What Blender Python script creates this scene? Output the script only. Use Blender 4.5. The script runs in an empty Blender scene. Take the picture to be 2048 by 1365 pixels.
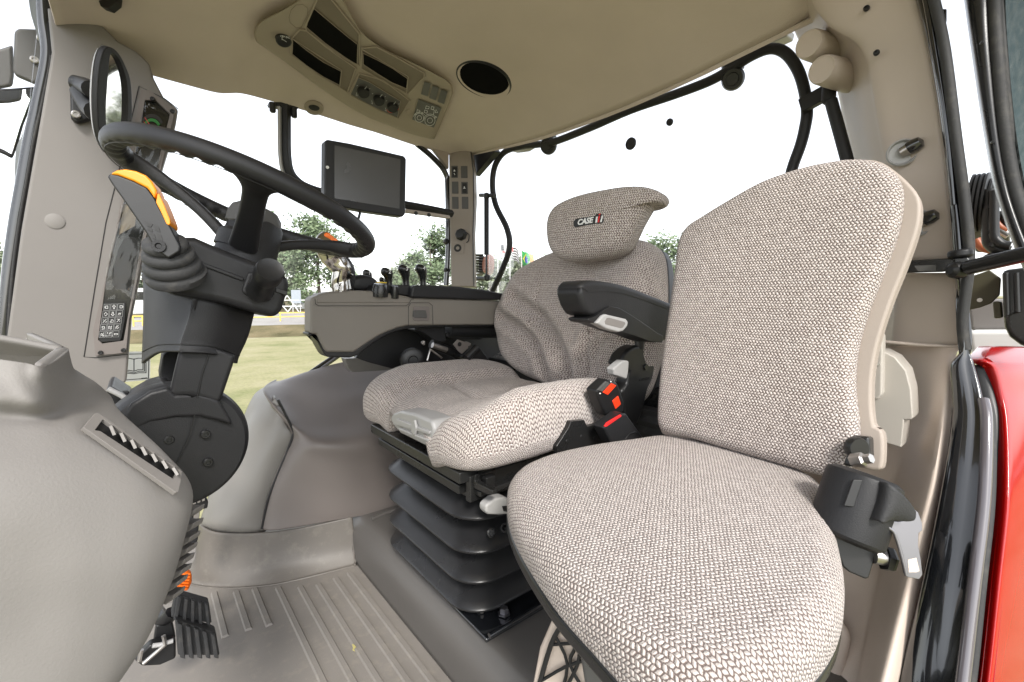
import bpy, bmesh, math, random
from mathutils import Vector, Matrix
R = math.radians
random.seed(7)
SC = bpy.context.scene
COL = SC.collection

# ---------------------------------------------------------------- camera, world, sun, exposure
F, CX, CY = 910.0, 1024.0, 682.5
YAW = R(39.3); PIT = math.atan((CY - 590) / F); EYE = Vector((0, 0, 0.75))
cam = bpy.data.cameras.new('camera'); camo = bpy.data.objects.new('camera', cam); COL.objects.link(camo)
cam.sensor_width = 36; cam.lens = 36 * F / 2048; cam.clip_start = 0.02; cam.clip_end = 2000
camo.location = EYE; camo.rotation_euler = (math.pi / 2 - PIT, 0, -YAW)
SC.camera = camo
world = bpy.data.worlds.new('World'); SC.world = world; world.use_nodes = True
nt = world.node_tree; bg = nt.nodes['Background']
sky = nt.nodes.new('ShaderNodeTexSky'); sky.sky_type = 'NISHITA'; sky.sun_disc = False
SUN_EL, SUN_AZ = R(42), R(205)     # azimuth: compass direction the light comes from, clockwise from +Y
sky.sun_elevation = SUN_EL; sky.sun_rotation = SUN_AZ
sky.air_density = 1.0; sky.dust_density = 1.0; sky.ozone_density = 1.0
hs = nt.nodes.new('ShaderNodeHueSaturation'); hs.inputs['Saturation'].default_value = 0.22   # overcast: nearly colourless cloud light
nt.links.new(sky.outputs[0], hs.inputs['Color']); nt.links.new(hs.outputs[0], bg.inputs[0])
bg.inputs[1].default_value = 0.15
sl = bpy.data.lights.new('sun', 'SUN'); sl.energy = 1.5; sl.angle = R(12); sl.color = (1, 0.96, 0.9)
so = bpy.data.objects.new('sun', sl); COL.objects.link(so)
sd = Vector((math.sin(SUN_AZ) * math.cos(SUN_EL), math.cos(SUN_AZ) * math.cos(SUN_EL), math.sin(SUN_EL)))
so.rotation_euler = sd.to_track_quat('Z', 'Y').to_euler(); so.location = sd * 20
SC.view_settings.view_transform = 'Standard'; SC.view_settings.look = 'None'
SC.view_settings.exposure = 1.38; SC.view_settings.gamma = 1.0
SC.cycles.max_bounces = 10; SC.cycles.diffuse_bounces = 6; SC.cycles.transparent_max_bounces = 16

# ---------------------------------------------------------------- authoring: a pixel of the photo meets a plane of the cab
# cab axes: X rearwards, Y to the far side, Z up, floor z = 0
FW = Vector((math.sin(YAW) * math.cos(PIT), math.cos(YAW) * math.cos(PIT), -math.sin(PIT)))
RT = Vector((math.cos(YAW), -math.sin(YAW), 0)); UP = RT.cross(FW)
def ray(px, py): return FW + (px - CX) / F * RT - (py - CY) / F * UP
def P(px, py, x=None, y=None, z=None, d=None, pl=None):
    v = ray(px, py)
    if pl and pl[0] == 'c': return onceil(px, py, pl[1])
    if pl: t = (pl[0] - EYE).dot(pl[1]) / v.dot(pl[1])
    elif d is not None: t = d
    elif x is not None: t = x / v.x
    elif y is not None: t = y / v.y
    else: t = (z - EYE.z) / v.z
    return EYE + v * t
Zs = {1: (0, 0, 2.923), 2: (500, 0, 2.923), 3: (0, 400, 2.923), 4: (550, 400, 2.923), 5: (0, 850, 2.65), 6: (600, 850, 2.65),
      7: (1348, 0, 2.923), 8: (1348, 400, 2.923), 9: (1348, 850, 2.65), 10: (900, 150, 2.731), 11: (200, 230, 3.657),
      12: (180, 560, 2.968), 13: (600, 440, 4.267), 14: (1740, 340, 3.591), 15: (0, 640, 3.7925), 16: (1100, 540, 3.792)}
def zz(k, pts):
    a, b, s = Zs[k]; return [(a + p[0] / s, b + p[1] / s) for p in pts]
def PP(pts, **k): return [P(p[0], p[1], **k) for p in pts]
def depth(p): return (p - EYE).dot(FW)

# ---------------------------------------------------------------- materials
def nodes(name):
    m = bpy.data.materials.new(name); m.use_nodes = True
    return m, m.node_tree, m.node_tree.nodes['Principled BSDF']
def plastic(name, c, rough=0.5, grain=900, gs=0.12, var=0.06, spec=0.5, metallic=0, coat=0, dirt=0, rvar=0.12):
    m, t, b = nodes(name); L = t.links
    tc = t.nodes.new('ShaderNodeNewGeometry')
    n1 = t.nodes.new('ShaderNodeTexNoise'); n1.inputs['Scale'].default_value = 9; n1.inputs['Detail'].default_value = 6
    L.new(tc.outputs['Position'], n1.inputs['Vector'])
    mx = t.nodes.new('ShaderNodeMix'); mx.data_type = 'RGBA'
    mx.inputs['A'].default_value = (*[v * (1 - var) for v in c], 1); mx.inputs['B'].default_value = (*[min(1, v * (1 + var)) for v in c], 1)
    L.new(n1.outputs['Fac'], mx.inputs['Factor'])
    out = mx.outputs['Result']
    if dirt:
        n3 = t.nodes.new('ShaderNodeTexNoise'); n3.inputs['Scale'].default_value = 34; n3.inputs['Detail'].default_value = 8; n3.inputs['Roughness'].default_value = .7
        L.new(tc.outputs['Position'], n3.inputs['Vector'])
        rp = t.nodes.new('ShaderNodeMapRange'); rp.inputs[1].default_value = .52; rp.inputs[2].default_value = .75
        rp.inputs[3].default_value = 0; rp.inputs[4].default_value = dirt
        L.new(n3.outputs['Fac'], rp.inputs[0])
        m2 = t.nodes.new('ShaderNodeMix'); m2.data_type = 'RGBA'; m2.inputs['B'].default_value = (.30, .27, .22, 1)
        L.new(rp.outputs[0], m2.inputs['Factor']); L.new(out, m2.inputs['A']); out = m2.outputs['Result']
    L.new(out, b.inputs['Base Color'])
    mr = t.nodes.new('ShaderNodeMapRange'); mr.inputs[3].default_value = max(.03, rough - rvar); mr.inputs[4].default_value = min(1, rough + rvar)
    L.new(n1.outputs['Fac'], mr.inputs[0]); L.new(mr.outputs[0], b.inputs['Roughness'])
    b.inputs['Specular IOR Level'].default_value = spec; b.inputs['Metallic'].default_value = metallic
    b.inputs['Coat Weight'].default_value = coat; b.inputs['Coat Roughness'].default_value = .05
    if gs:
        n2 = t.nodes.new('ShaderNodeTexNoise'); n2.inputs['Scale'].default_value = grain; n2.inputs['Detail'].default_value = 3
        L.new(tc.outputs['Position'], n2.inputs['Vector'])
        bp = t.nodes.new('ShaderNodeBump'); bp.inputs['Strength'].default_value = gs; bp.inputs['Distance'].default_value = 0.001
        L.new(n2.outputs['Fac'], bp.inputs['Height']); L.new(bp.outputs[0], b.inputs['Normal'])
    return m
def emit_free(name, c, rough=.5): return plastic(name, c, rough, gs=0, var=0.02)
def weave(name, light, dark, fu, fv, bump=.8, bead=False):
    m, t, b = nodes(name); L = t.links; N = t.nodes
    uv = N.new('ShaderNodeUVMap'); uv.uv_map = 'UVMap'
    wn = N.new('ShaderNodeTexNoise'); wn.inputs['Scale'].default_value = 75; wn.inputs['Detail'].default_value = 2
    L.new(uv.outputs[0], wn.inputs['Vector'])
    sub = N.new('ShaderNodeVectorMath'); sub.operation = 'SUBTRACT'; sub.inputs[1].default_value = (.5, .5, .5); L.new(wn.outputs['Color'], sub.inputs[0])
    scl = N.new('ShaderNodeVectorMath'); scl.operation = 'SCALE'; scl.inputs['Scale'].default_value = .0036; L.new(sub.outputs[0], scl.inputs[0])
    add = N.new('ShaderNodeVectorMath'); add.operation = 'ADD'; L.new(uv.outputs[0], add.inputs[0]); L.new(scl.outputs[0], add.inputs[1])
    sp = N.new('ShaderNodeSeparateXYZ'); L.new(add.outputs[0], sp.inputs[0])
    def M(op, a, b_=None, c=None):
        n = N.new('ShaderNodeMath'); n.operation = op
        for i, v in enumerate((a, b_, c)):
            if v is None: continue
            if isinstance(v, (int, float)): n.inputs[i].default_value = v
            else: L.new(v, n.inputs[i])
        return n.outputs[0]
    a = M('MULTIPLY', sp.outputs[0], fu); v = M('MULTIPLY', sp.outputs[1], fv)
    fr = M('FRACT', v); row = M('FLOOR', v); par = M('MODULO', M('ABSOLUTE', row), 2.0)
    sg = M('SUBTRACT', M('MULTIPLY', par, 2.0), 1.0)
    if bead:   # small knitted beads, every second row shifted by half a stitch
        a2 = M('ADD', M('ADD', a, M('MULTIPLY', par, .5)), M('MULTIPLY', sg, M('MULTIPLY', M('SUBTRACT', fr, .5), .42)))
    else: a2 = M('ADD', a, M('MULTIPLY', sg, M('MULTIPLY', M('SUBTRACT', fr, .5), .75)))
    cid = N.new('ShaderNodeCombineXYZ'); L.new(M('FLOOR', a2), cid.inputs[0]); L.new(row, cid.inputs[1])
    rnd = N.new('ShaderNodeTexWhiteNoise'); rnd.noise_dimensions = '2D'; L.new(cid.outputs[0], rnd.inputs['Vector'])
    st = M('ABSOLUTE', M('SUBTRACT', M('FRACT', a2), .5))           # 0 centre of a stitch .. .5 gap
    rw = M('ABSOLUTE', M('SUBTRACT', fr, .5))
    h1 = M('SUBTRACT', 1.0, M('MULTIPLY', st, 2.0)); h2 = M('SUBTRACT', 1.0, M('POWER', M('MULTIPLY', rw, 2.0), 3.0))
    h = M('MULTIPLY', h1, h2)
    fine = N.new('ShaderNodeTexNoise'); fine.inputs['Scale'].default_value = 900; fine.inputs['Detail'].default_value = 3; L.new(uv.outputs[0], fine.inputs['Vector'])
    h = M('ADD', h, M('MULTIPLY', M('SUBTRACT', rnd.outputs['Value'], .5), .20))
    hh = M('ADD', h, M('MULTIPLY', M('SUBTRACT', fine.outputs['Fac'], .5), .75))
    ramp = N.new('ShaderNodeMapRange'); ramp.inputs[1].default_value = .14; ramp.inputs[2].default_value = .42; L.new(hh, ramp.inputs[0])
    mx = N.new('ShaderNodeMix'); mx.data_type = 'RGBA'; mx.inputs['A'].default_value = (*dark, 1); mx.inputs['B'].default_value = (*light, 1)
    L.new(ramp.outputs[0], mx.inputs['Factor'])
    L.new(mx.outputs['Result'], b.inputs['Base Color']); b.inputs['Roughness'].default_value = .92; b.inputs['Specular IOR Level'].default_value = .2
    b.inputs['Sheen Weight'].default_value = .25; b.inputs['Sheen Roughness'].default_value = .5
    bp = N.new('ShaderNodeBump'); bp.inputs['Strength'].default_value = bump; bp.inputs['Distance'].default_value = .0022
    L.new(hh, bp.inputs['Height']); L.new(bp.outputs[0], b.inputs['Normal'])
    return m
def glass(name, tint=(1, 1, 1), refl=.35, dust=0.0):
    m = bpy.data.materials.new(name); m.use_nodes = True; t = m.node_tree; t.nodes.clear()
    o = t.nodes.new('ShaderNodeOutputMaterial'); tr = t.nodes.new('ShaderNodeBsdfTransparent'); tr.inputs[0].default_value = (*tint, 1)
    g = t.nodes.new('ShaderNodeBsdfGlossy'); g.inputs['Roughness'].default_value = .02
    fz = t.nodes.new('ShaderNodeFresnel'); fz.inputs['IOR'].default_value = 1.45
    ml = t.nodes.new('ShaderNodeMath'); ml.operation = 'MULTIPLY'; ml.inputs[1].default_value = refl
    mx = t.nodes.new('ShaderNodeMixShader'); L = t.links
    L.new(fz.outputs[0], ml.inputs[0]); L.new(ml.outputs[0], mx.inputs[0]); L.new(tr.outputs[0], mx.inputs[1]); L.new(g.outputs[0], mx.inputs[2])
    fin = mx.outputs[0]
    if dust:
        df = t.nodes.new('ShaderNodeBsdfDiffuse'); df.inputs[0].default_value = (.6, .62, .62, 1)
        n = t.nodes.new('ShaderNodeTexNoise'); n.inputs['Scale'].default_value = 40; n.inputs['Detail'].default_value = 8
        mr = t.nodes.new('ShaderNodeMapRange'); mr.inputs[1].default_value = .4; mr.inputs[2].default_value = .8; mr.inputs[4].default_value = dust
        m2 = t.nodes.new('ShaderNodeMixShader'); L.new(n.outputs['Fac'], mr.inputs[0]); L.new(mr.outputs[0], m2.inputs[0]); L.new(fin, m2.inputs[1]); L.new(df.outputs[0], m2.inputs[2]); fin = m2.outputs[0]
    L.new(fin, o.inputs[0])
    return m
M = {}
M['grey'] = plastic('pale_grey_plastic', (.214, .202, .192), .62, 520, .25, spec=.3, dirt=.05)
M['pillar'] = plastic('pillar_plastic', (.175, .162, .152), .5, 900, .12)
M['pillar_far'] = plastic('rear_pillar_plastic', (.25, .215, .18), .5, 900, .12)
M['skirt'] = plastic('skirt_plastic', (.114, .101, .087), .45, 500, .2, dirt=.25)
M['pillar_light'] = plastic('warm_pillar_plastic', (.50, .43, .375), .5, 900, .12)
M['taupe'] = plastic('taupe_plastic', (.185, .168, .145), .48, 900, .15)
M['taupe_dark'] = plastic('dark_taupe_plastic', (.16, .14, .13), .5, 800, .2)
M['fairing'] = plastic('fairing_plastic', (.150, .130, .119), .42, 700, .2)
M['flange'] = plastic('flange_plastic', (.178, .168, .153), .4, 700, .15)
M['floor'] = plastic('floor_rubber', (.20, .182, .163), .55, 420, .3, var=.14, dirt=.5)
M['platform'] = plastic('platform_rubber', (.094, .087, .080), .42, 420, .25, var=.1)
M['headliner'] = plastic('headliner_felt', (.55, .475, .415), .95, 700, .8, var=.07, spec=.1)
M['over'] = plastic('overhead_plastic', (.31, .262, .205), .6, 800, .15)
M['dark'] = plastic('charcoal_plastic', (.016, .016, .0172), .46, 700, .35, var=.14, spec=.32, dirt=.012)
M['dark_leather'] = plastic('grained_rim', (.016, .016, .0175), .42, 1400, .45, var=.1, spec=.36)
M['black'] = plastic('black_plastic', (.009, .009, .0095), .42, 700, .12)
M['gloss_black'] = plastic('black_paint', (.010, .011, .013), .12, 60, .03, coat=1)
M['satin_black'] = plastic('satin_black_paint', (.014, .014, .014), .28, 300, .08)
M['rubber'] = plastic('black_rubber', (.03, .03, .031), .7, 260, .45, var=.3, dirt=.15)
M['shade_and_grille'] = plastic('shade_and_grille_black', (.004, .004, .004), .9, 400, 0, spec=.05)  # flat black: painted shade of the overhead pockets, also the speaker grille
M['bellows'] = plastic('bellows_rubber', (.015, .015, .016), .3, 500, .2, var=.1, spec=.5)
M['switch'] = plastic('switch_grey', (.075, .073, .07), .55, 800, .1)
M['screen'] = plastic('screen_glass', (.075, .075, .077), .24, 60, 0)
M['shelf'] = plastic('beige_grey_plastic', (.40, .37, .33), .45, 800, .15)
M['shell'] = plastic('beige_shell', (.33, .28, .24), .55, 800, .2)
M['carpet'] = plastic('beige_sill_vinyl', (.56, .47, .40), .6, 500, .4, var=.06)
M['white'] = plastic('white_plastic', (.72, .71, .70), .4, 500, .05)
M['lever_grey'] = plastic('light_grey_plastic', (.34, .335, .33), .4, 500, .08)
M['chrome'] = plastic('bright_steel', (.28, .275, .30), .42, 60, 0, metallic=1)
M['steel'] = plastic('zinc_steel', (.5, .48, .46), .35, 200, .05, metallic=1)
M['mirror'] = plastic('mirror_glass', (.9, .9, .9), .03, 60, 0, metallic=1, rvar=.01)
M['red'] = plastic('red_paint', (.36, .002, .0015), .14, 40, 0, coat=.35, var=.03)
M['red_plastic'] = plastic('red_orange_plastic', (.85, .045, .01), .4, 300, .05)
M['orange'] = plastic('orange_plastic', (.90, .30, .008), .38, 800, .1, var=.02)
M['orange_rubber'] = plastic('orange_rubber', (.85, .16, .005), .45, 300, .1)
M['yellow'] = plastic('yellow_plastic', (.8, .55, .02), .5, 300, .05)
M['mark'] = emit_free('white_print', (.7, .7, .69)); M['key_print'] = emit_free('grey_print', (.36, .36, .36)); M['mark_black'] = emit_free('black_print', (.01, .01, .01))
M['mark_red'] = emit_free('red_print', (.7, .02, .02)); M['mark_green'] = emit_free('green_print', (.02, .25, .04))
M['fabric'] = weave('woven_seat_fabric', (.63, .56, .52), (.15, .113, .10), 200, 235, 1.0, True)
M['fabric_far'] = weave('woven_seat_cover', (.59, .525, .485), (.14, .108, .097), 190, 190)
M['glass'] = glass('window_glass', (1, 1, 1), .3)
M['door_glass'] = glass('tinted_door_glass', (.30, .34, .33), .7, .2)
M['paper'] = bpy.data.materials.new('sticker_paper'); M['paper'].use_nodes = True; _t = M['paper'].node_tree; _t.nodes.clear(); _o = _t.nodes.new('ShaderNodeOutputMaterial'); _d = _t.nodes.new('ShaderNodeBsdfDiffuse'); _r = _t.nodes.new('ShaderNodeBsdfTranslucent'); _m = _t.nodes.new('ShaderNodeMixShader')
_d.inputs[0].default_value = (.75, .75, .74, 1); _r.inputs[0].default_value = (.85, .85, .85, 1); _m.inputs[0].default_value = .5; _t.links.new(_d.outputs[0], _m.inputs[1]); _t.links.new(_r.outputs[0], _m.inputs[2]); _t.links.new(_m.outputs[0], _o.inputs[0])
M['film'] = glass('clear_plastic_film', (.96, .96, .94), .9)
M['bead'] = plastic('grey_gloss_bead', (.10, .09, .10), .15, 60, 0, coat=1)
M['olive'] = plastic('dirty_olive_metal', (.06, .055, .03), .5, 60, .1, var=.5)
M['copper'] = plastic('orange_brown_cable', (.35, .10, .04), .4, 60, 0)
M['dry_leaf'] = plastic('dry_leaf', (.45, .40, .15), .7, 60, 0, var=.2)
M['over_dark'] = plastic('overhead_recess', (.15, .12, .085), .6, 800, .15)  # darker overhead plastic: shade painted on flat pocket floors, also the plug outline
M['lamp_red'] = plastic('amber_reflector', (.28, .10, .06), .3, 60, 0)
M['web'] = plastic('black_webbing', (.018, .018, .019), .6, 500, .6, var=.3)
M['smoked'] = plastic('glossy_display', (.012, .013, .012), .08, 60, 0)

# ---------------------------------------------------------------- object helpers
WL = {}
def link(o, par=None, wloc=Vector((0, 0, 0))):
    COL.objects.link(o); WL[o.name] = Vector(wloc)
    if par is not None:
        o.parent = par; o.location = Vector(wloc) - WL[par.name]
    else: o.location = wloc
    return o
def tag(o, label, cat, group=None, kind=None):
    if kind: o['kind'] = kind
    else:
        o['label'] = label; o['category'] = cat
    if kind == 'stuff': o['label'] = label; o['category'] = cat
    if group: o['group'] = group
    return o
def thing(name, label, cat, loc, group=None):
    o = bpy.data.objects.new(name, None); o.empty_display_size = .05
    link(o, None, loc); return tag(o, label, cat, group)
def mk(name, V, Fs, mat, par=None, smooth=35, bev=0, seg=2, sub=0, solid=0, uv=None, mats=None, fm=None, soff=-1):
    c = sum((Vector(v) for v in V), Vector()) / len(V)
    me = bpy.data.meshes.new(name); me.from_pydata([tuple(Vector(v) - c) for v in V], [], [tuple(f) for f in Fs])
    me.materials.append(M[mat] if isinstance(mat, str) else mat)
    if mats:
        for x in mats: me.materials.append(M[x])
        for i, p in enumerate(me.polygons): p.material_index = fm[i]
    bm = bmesh.new(); bm.from_mesh(me)
    if not solid: bmesh.ops.recalc_face_normals(bm, faces=bm.faces)
    bm.to_mesh(me); bm.free()
    if uv:
        ul = me.uv_layers.new(name='UVMap')
        for lp in me.loops: ul.data[lp.index].uv = uv[lp.vertex_index]
    me.update()
    o = bpy.data.objects.new(name, me); link(o, par, c)
    if smooth:
        me.shade_smooth()
        if not sub and smooth < 180: me.set_sharp_from_angle(angle=R(smooth))
    if sub:
        md = o.modifiers.new('s', 'SUBSURF'); md.levels = md.render_levels = sub
    if solid:
        md = o.modifiers.new('t', 'SOLIDIFY'); md.thickness = solid; md.offset = soff
    if bev:
        md = o.modifiers.new('b', 'BEVEL'); md.width = bev; md.segments = seg; md.limit_method = 'ANGLE'; md.angle_limit = R(30)
        for p in me.polygons: p.use_smooth = True
        md.harden_normals = True
    return o
def newell(pts):
    n = Vector()
    for i, a in enumerate(pts):
        b = pts[(i + 1) % len(pts)]; n += a.cross(b)
    return n.normalized()
def away(pts):
    n = newell(pts); c = sum(pts, Vector()) / len(pts)
    return n if n.dot(c - EYE) > 0 else -n
def prism(name, pts, t, mat, par=None, bev=.003, seg=2, vec=None, holes=None, **k):
    """outline extruded away from the room side by t metres (or along vec)"""
    pts = [Vector(p) for p in pts]; v = vec if vec is not None else away(pts) * t
    n = len(pts); V = pts + [p + v for p in pts]
    Fs = [list(range(n)), list(range(2 * n - 1, n - 1, -1))] + [(i, (i + 1) % n, n + (i + 1) % n, n + i) for i in range(n)]
    return mk(name, V, Fs, mat, par, bev=bev, seg=seg, **k)
def frame(name, outer, inner, t, mat, par=None, bev=.0015, **k):
    """flat ring between two outlines of equal point count, extruded"""
    n = len(outer); v = away(outer) * t
    V = list(outer) + list(inner) + [p + v for p in outer] + [p + v for p in inner]; Fs = []
    for i in range(n):
        j = (i + 1) % n
        Fs += [(i, j, n + j, n + i), (2 * n + i, 3 * n + i, 3 * n + j, 2 * n + j), (i, 2 * n + i, 2 * n + j, j), (n + i, n + j, 3 * n + j, 3 * n + i)]
    return mk(name, V, Fs, mat, par, bev=bev, **k)
def cr(pts, n, closed=False):
    """catmull-rom through points, n samples per span"""
    out = []; m = len(pts); T = (lambda a, b, c, d, t: .5 * ((2 * b) + (c - a) * t + (2 * a - 5 * b + 4 * c - d) * t * t + (3 * b - a - 3 * c + d) * t ** 3))
    isv = isinstance(pts[0], (int, float))
    for i in range(m if closed else m - 1):
        if closed: a, b, c, d = pts[i - 1], pts[i], pts[(i + 1) % m], pts[(i + 2) % m]
        else: a, b, c, d = pts[max(i - 1, 0)], pts[i], pts[i + 1], pts[min(i + 2, m - 1)]
        for k in range(n): out.append(T(a, b, c, d, k / n))
    if not closed: out.append(pts[-1])
    return out
def resample(pts, n):
    m = len(pts); L = [0]
    for i in range(m): L.append(L[-1] + (pts[(i + 1) % m] - pts[i]).length)
    out = []; j = 0
    for k in range(n):
        s = L[-1] * k / n
        while L[j + 1] < s: j += 1
        f = (s - L[j]) / max(1e-9, L[j + 1] - L[j]); out.append(pts[j].lerp(pts[(j + 1) % m], f))
    return out
def tube(name, pts, r, mat, par=None, n=12, sm=6, closed=False, flat=1.0, upv=None, caps=True, **k):
    pts = [Vector(p) for p in pts]; m = len(pts)
    rr = list(r) if isinstance(r, (list, tuple)) else [r] * m
    if sm > 1 and m > 2: pts = cr(pts, sm, closed); rr = cr(rr, sm, closed)
    m = len(pts); V = []; Fs = []
    t0 = (pts[1] - pts[0]).normalized(); ref = upv or (Vector((0, 0, 1)) if abs(t0.z) < .9 else Vector((1, 0, 0)))
    nrm = (ref - t0 * ref.dot(t0)).normalized()
    for i, p in enumerate(pts):
        if closed: t = (pts[(i + 1) % m] - pts[i - 1]).normalized()
        else: t = (pts[min(i + 1, m - 1)] - pts[max(i - 1, 0)]).normalized()
        nrm = (nrm - t * nrm.dot(t)).normalized(); b = t.cross(nrm)
        for q in range(n):
            a = 2 * math.pi * q / n; V.append(p + nrm * math.cos(a) * rr[i] * flat + b * math.sin(a) * rr[i])
    for i in range(m if closed else m - 1):
        j = (i + 1) % m
        for q in range(n): Fs.append((i * n + q, i * n + (q + 1) % n, j * n + (q + 1) % n, j * n + q))
    if not closed and caps: Fs += [tuple(range(n))[::-1], tuple((m - 1) * n + q for q in range(n))]
    return mk(name, V, Fs, mat, par, smooth=k.pop('smooth', 50), **k)
def basis(ax):
    ax = Vector(ax).normalized(); r = Vector((0, 0, 1)) if abs(ax.z) < .9 else Vector((1, 0, 0))
    a = (r - ax * r.dot(ax)).normalized(); return a, ax.cross(a), ax
def lathe(name, c, ax, prof, mat, par=None, n=32, sx=1, sy=1, flute=None, smooth=35, **k):
    a, b, ax = basis(ax); V = []; Fs = []
    for i, (r, h) in enumerate(prof):
        for q in range(n):
            t = 2 * math.pi * q / n; f = 1 + (flute[1] * (math.cos(t * flute[0]) if flute else 0) if flute and flute[2] <= i <= flute[3] else 0)
            V.append(Vector(c) + a * math.cos(t) * r * sx * f + b * math.sin(t) * r * sy * f + ax * h)
    m = len(prof)
    for i in range(m - 1):
        for q in range(n): Fs.append((i * n + q, i * n + (q + 1) % n, (i + 1) * n + (q + 1) % n, (i + 1) * n + q))
    Fs += [tuple(range(n))[::-1], tuple((m - 1) * n + q for q in range(n))]
    return mk(name, V, Fs, mat, par, smooth=smooth, **k)
def box(name, c, s, mat, par=None, rot=None, bev=.002, **k):
    """s full sizes; rot a 3x3 with columns = box axes"""
    A = rot or Matrix.Identity(3); c = Vector(c)
    V = [c + A @ Vector((s[0] / 2 * i, s[1] / 2 * j, s[2] / 2 * l)) for i in (-1, 1) for j in (-1, 1) for l in (-1, 1)]
    Fs = [(0, 1, 3, 2), (4, 6, 7, 5), (0, 4, 5, 1), (2, 3, 7, 6), (0, 2, 6, 4), (1, 5, 7, 3)]
    return mk(name, V, Fs, mat, par, bev=bev, **k)
def axes(xa, ya):
    xa = Vector(xa).normalized(); ya = Vector(ya); ya = (ya - xa * ya.dot(xa)).normalized(); za = xa.cross(ya)
    return Matrix((xa, ya, za)).transposed()
def bez2(rows, su, sv):
    """rows of Vectors -> smooth dense grid"""
    g = [cr(r, su) for r in rows]; w = len(g[0]); cols = [cr([r[i] for r in g], sv) for i in range(w)]
    return [[cols[i][j] for i in range(w)] for j in range(len(cols[0]))]
def patch(name, rows, mat, par=None, su=6, sv=6, solid=.01, smooth=60, fn=None, **k):
    g = bez2(rows, su, sv) if su else rows; h, w = len(g), len(g[0])
    if fn: g = [[fn(p) for p in r] for r in g]
    V = [p for r in g for p in r]; Fs = [(j * w + i, j * w + i + 1, (j + 1) * w + i + 1, (j + 1) * w + i) for j in range(h - 1) for i in range(w - 1)]
    # orient towards the eye so the thickness goes away from the room
    c = Vector(); n = Vector()
    for f in Fs:
        a, b, d = V[f[0]], V[f[1]], V[f[3]]; n += (b - a).cross(d - a); c += a
    c /= len(Fs)
    if n.dot(EYE - c) < 0: Fs = [f[::-1] for f in Fs]
    return mk(name, V, Fs, mat, par, smooth=smooth, solid=solid, **k)
def loft(name, secs, mat, par=None, su=4, sv=1, smooth=40, **k):
    """closed sections of equal point counts, in order"""
    g = [cr(s, su, True) if su > 1 else s for s in secs]; w = len(g[0])
    if sv > 1:
        cols = [cr([r[i] for r in g], sv) for i in range(w)]; g = [[cols[i][j] for i in range(w)] for j in range(len(cols[0]))]
    V = [p for r in g for p in r]; m = len(g)
    Fs = [(j * w + i, j * w + (i + 1) % w, (j + 1) * w + (i + 1) % w, (j + 1) * w + i) for j in range(m - 1) for i in range(w)]
    Fs += [tuple(range(w))[::-1], tuple((m - 1) * w + i for i in range(w))]
    return mk(name, V, Fs, mat, par, smooth=smooth, **k)
def cushion(name, out, nrm, H, e, T, mat, par=None, nseg=120, rings=26, disp=None, center=None, back_e=None, dome=3.0, skew=None, soften=True):
    """upholstered pad: smooth closed outline on a plane, domed front, rounded edge radius e, thickness T"""
    nrm = Vector(nrm).normalized(); o = resample(cr([Vector(p) for p in out], 8, True) if soften else out, nseg)
    c = center or sum(o, Vector()) / nseg
    ua = (Vector((0, 0, 1)).cross(nrm))
    if ua.length < .3: ua = Vector((0, 1, 0))
    ua = (ua - nrm * ua.dot(nrm)).normalized(); va = nrm.cross(ua)
    be = back_e or e; prof = []          # (inset, height, drop)
    for i in range(rings): prof.append(('s', i / rings))
    for i in range(7):
        a = i / 6 * math.pi / 2; prof.append(('e', e * (1 - math.sin(a)), -e * (1 - math.cos(a)), e * a))
    for i in range(1, 4): prof.append(('e', 0, -e - (T - e - be) * i / 3, e * 1.57 + (T - e - be) * i / 3))
    for i in range(1, 6):
        a = i / 5 * math.pi / 2; prof.append(('e', be * (1 - math.cos(a)), -(T - be) - be * math.sin(a), T + be * a))
    V = [c + nrm * H]; UV = [(0, 0)]
    Ls = [(p - c).length for p in o]
    for pr in prof[1:]:
        for k, p in enumerate(o):
            d = (p - c); L = Ls[k]; dn = d / L
            if pr[0] == 's':
                s = pr[1] * (L - e) / L; h = H * (1 - (s) ** dome); ext = 0; q = c + d * s; arc = s * L
            else:
                s = (L - pr[1]) / L; h = H * (1 - min(1, s) ** dome) + pr[2]; q = c + d * s; arc = (L - e) + pr[3]
                if skew: q = q + skew * (-pr[2] / T)
            V.append(q + nrm * h); w = dn * arc; UV.append((w.dot(ua) + 1.0, w.dot(va) + 1.0))
    UV[0] = (1.0, 1.0)
    if disp:
        for i, v in enumerate(V):
            w = v - c; hgt = w.dot(nrm)
            k = max(0, min(1, (hgt + e * 1.6) / (e * 1.6)))
            V[i] = v + disp(v, k)
    Fs = [(0, 1 + (k + 1) % nseg, 1 + k) for k in range(nseg)]; m = len(prof) - 1
    for j in range(m - 1):
        for k in range(nseg): Fs.append((1 + j * nseg + k, 1 + j * nseg + (k + 1) % nseg, 1 + (j + 1) * nseg + (k + 1) % nseg, 1 + (j + 1) * nseg + k))
    Fs.append(tuple(1 + (m - 1) * nseg + k for k in range(nseg))[::-1])
    return mk(name, V, Fs, mat, par, smooth=70, uv=UV)
def segdist(p, a, b):
    ab = b - a; t = max(0, min(1, (p - a).dot(ab) / ab.length_squared)); return (p - a - ab * t).length
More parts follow.
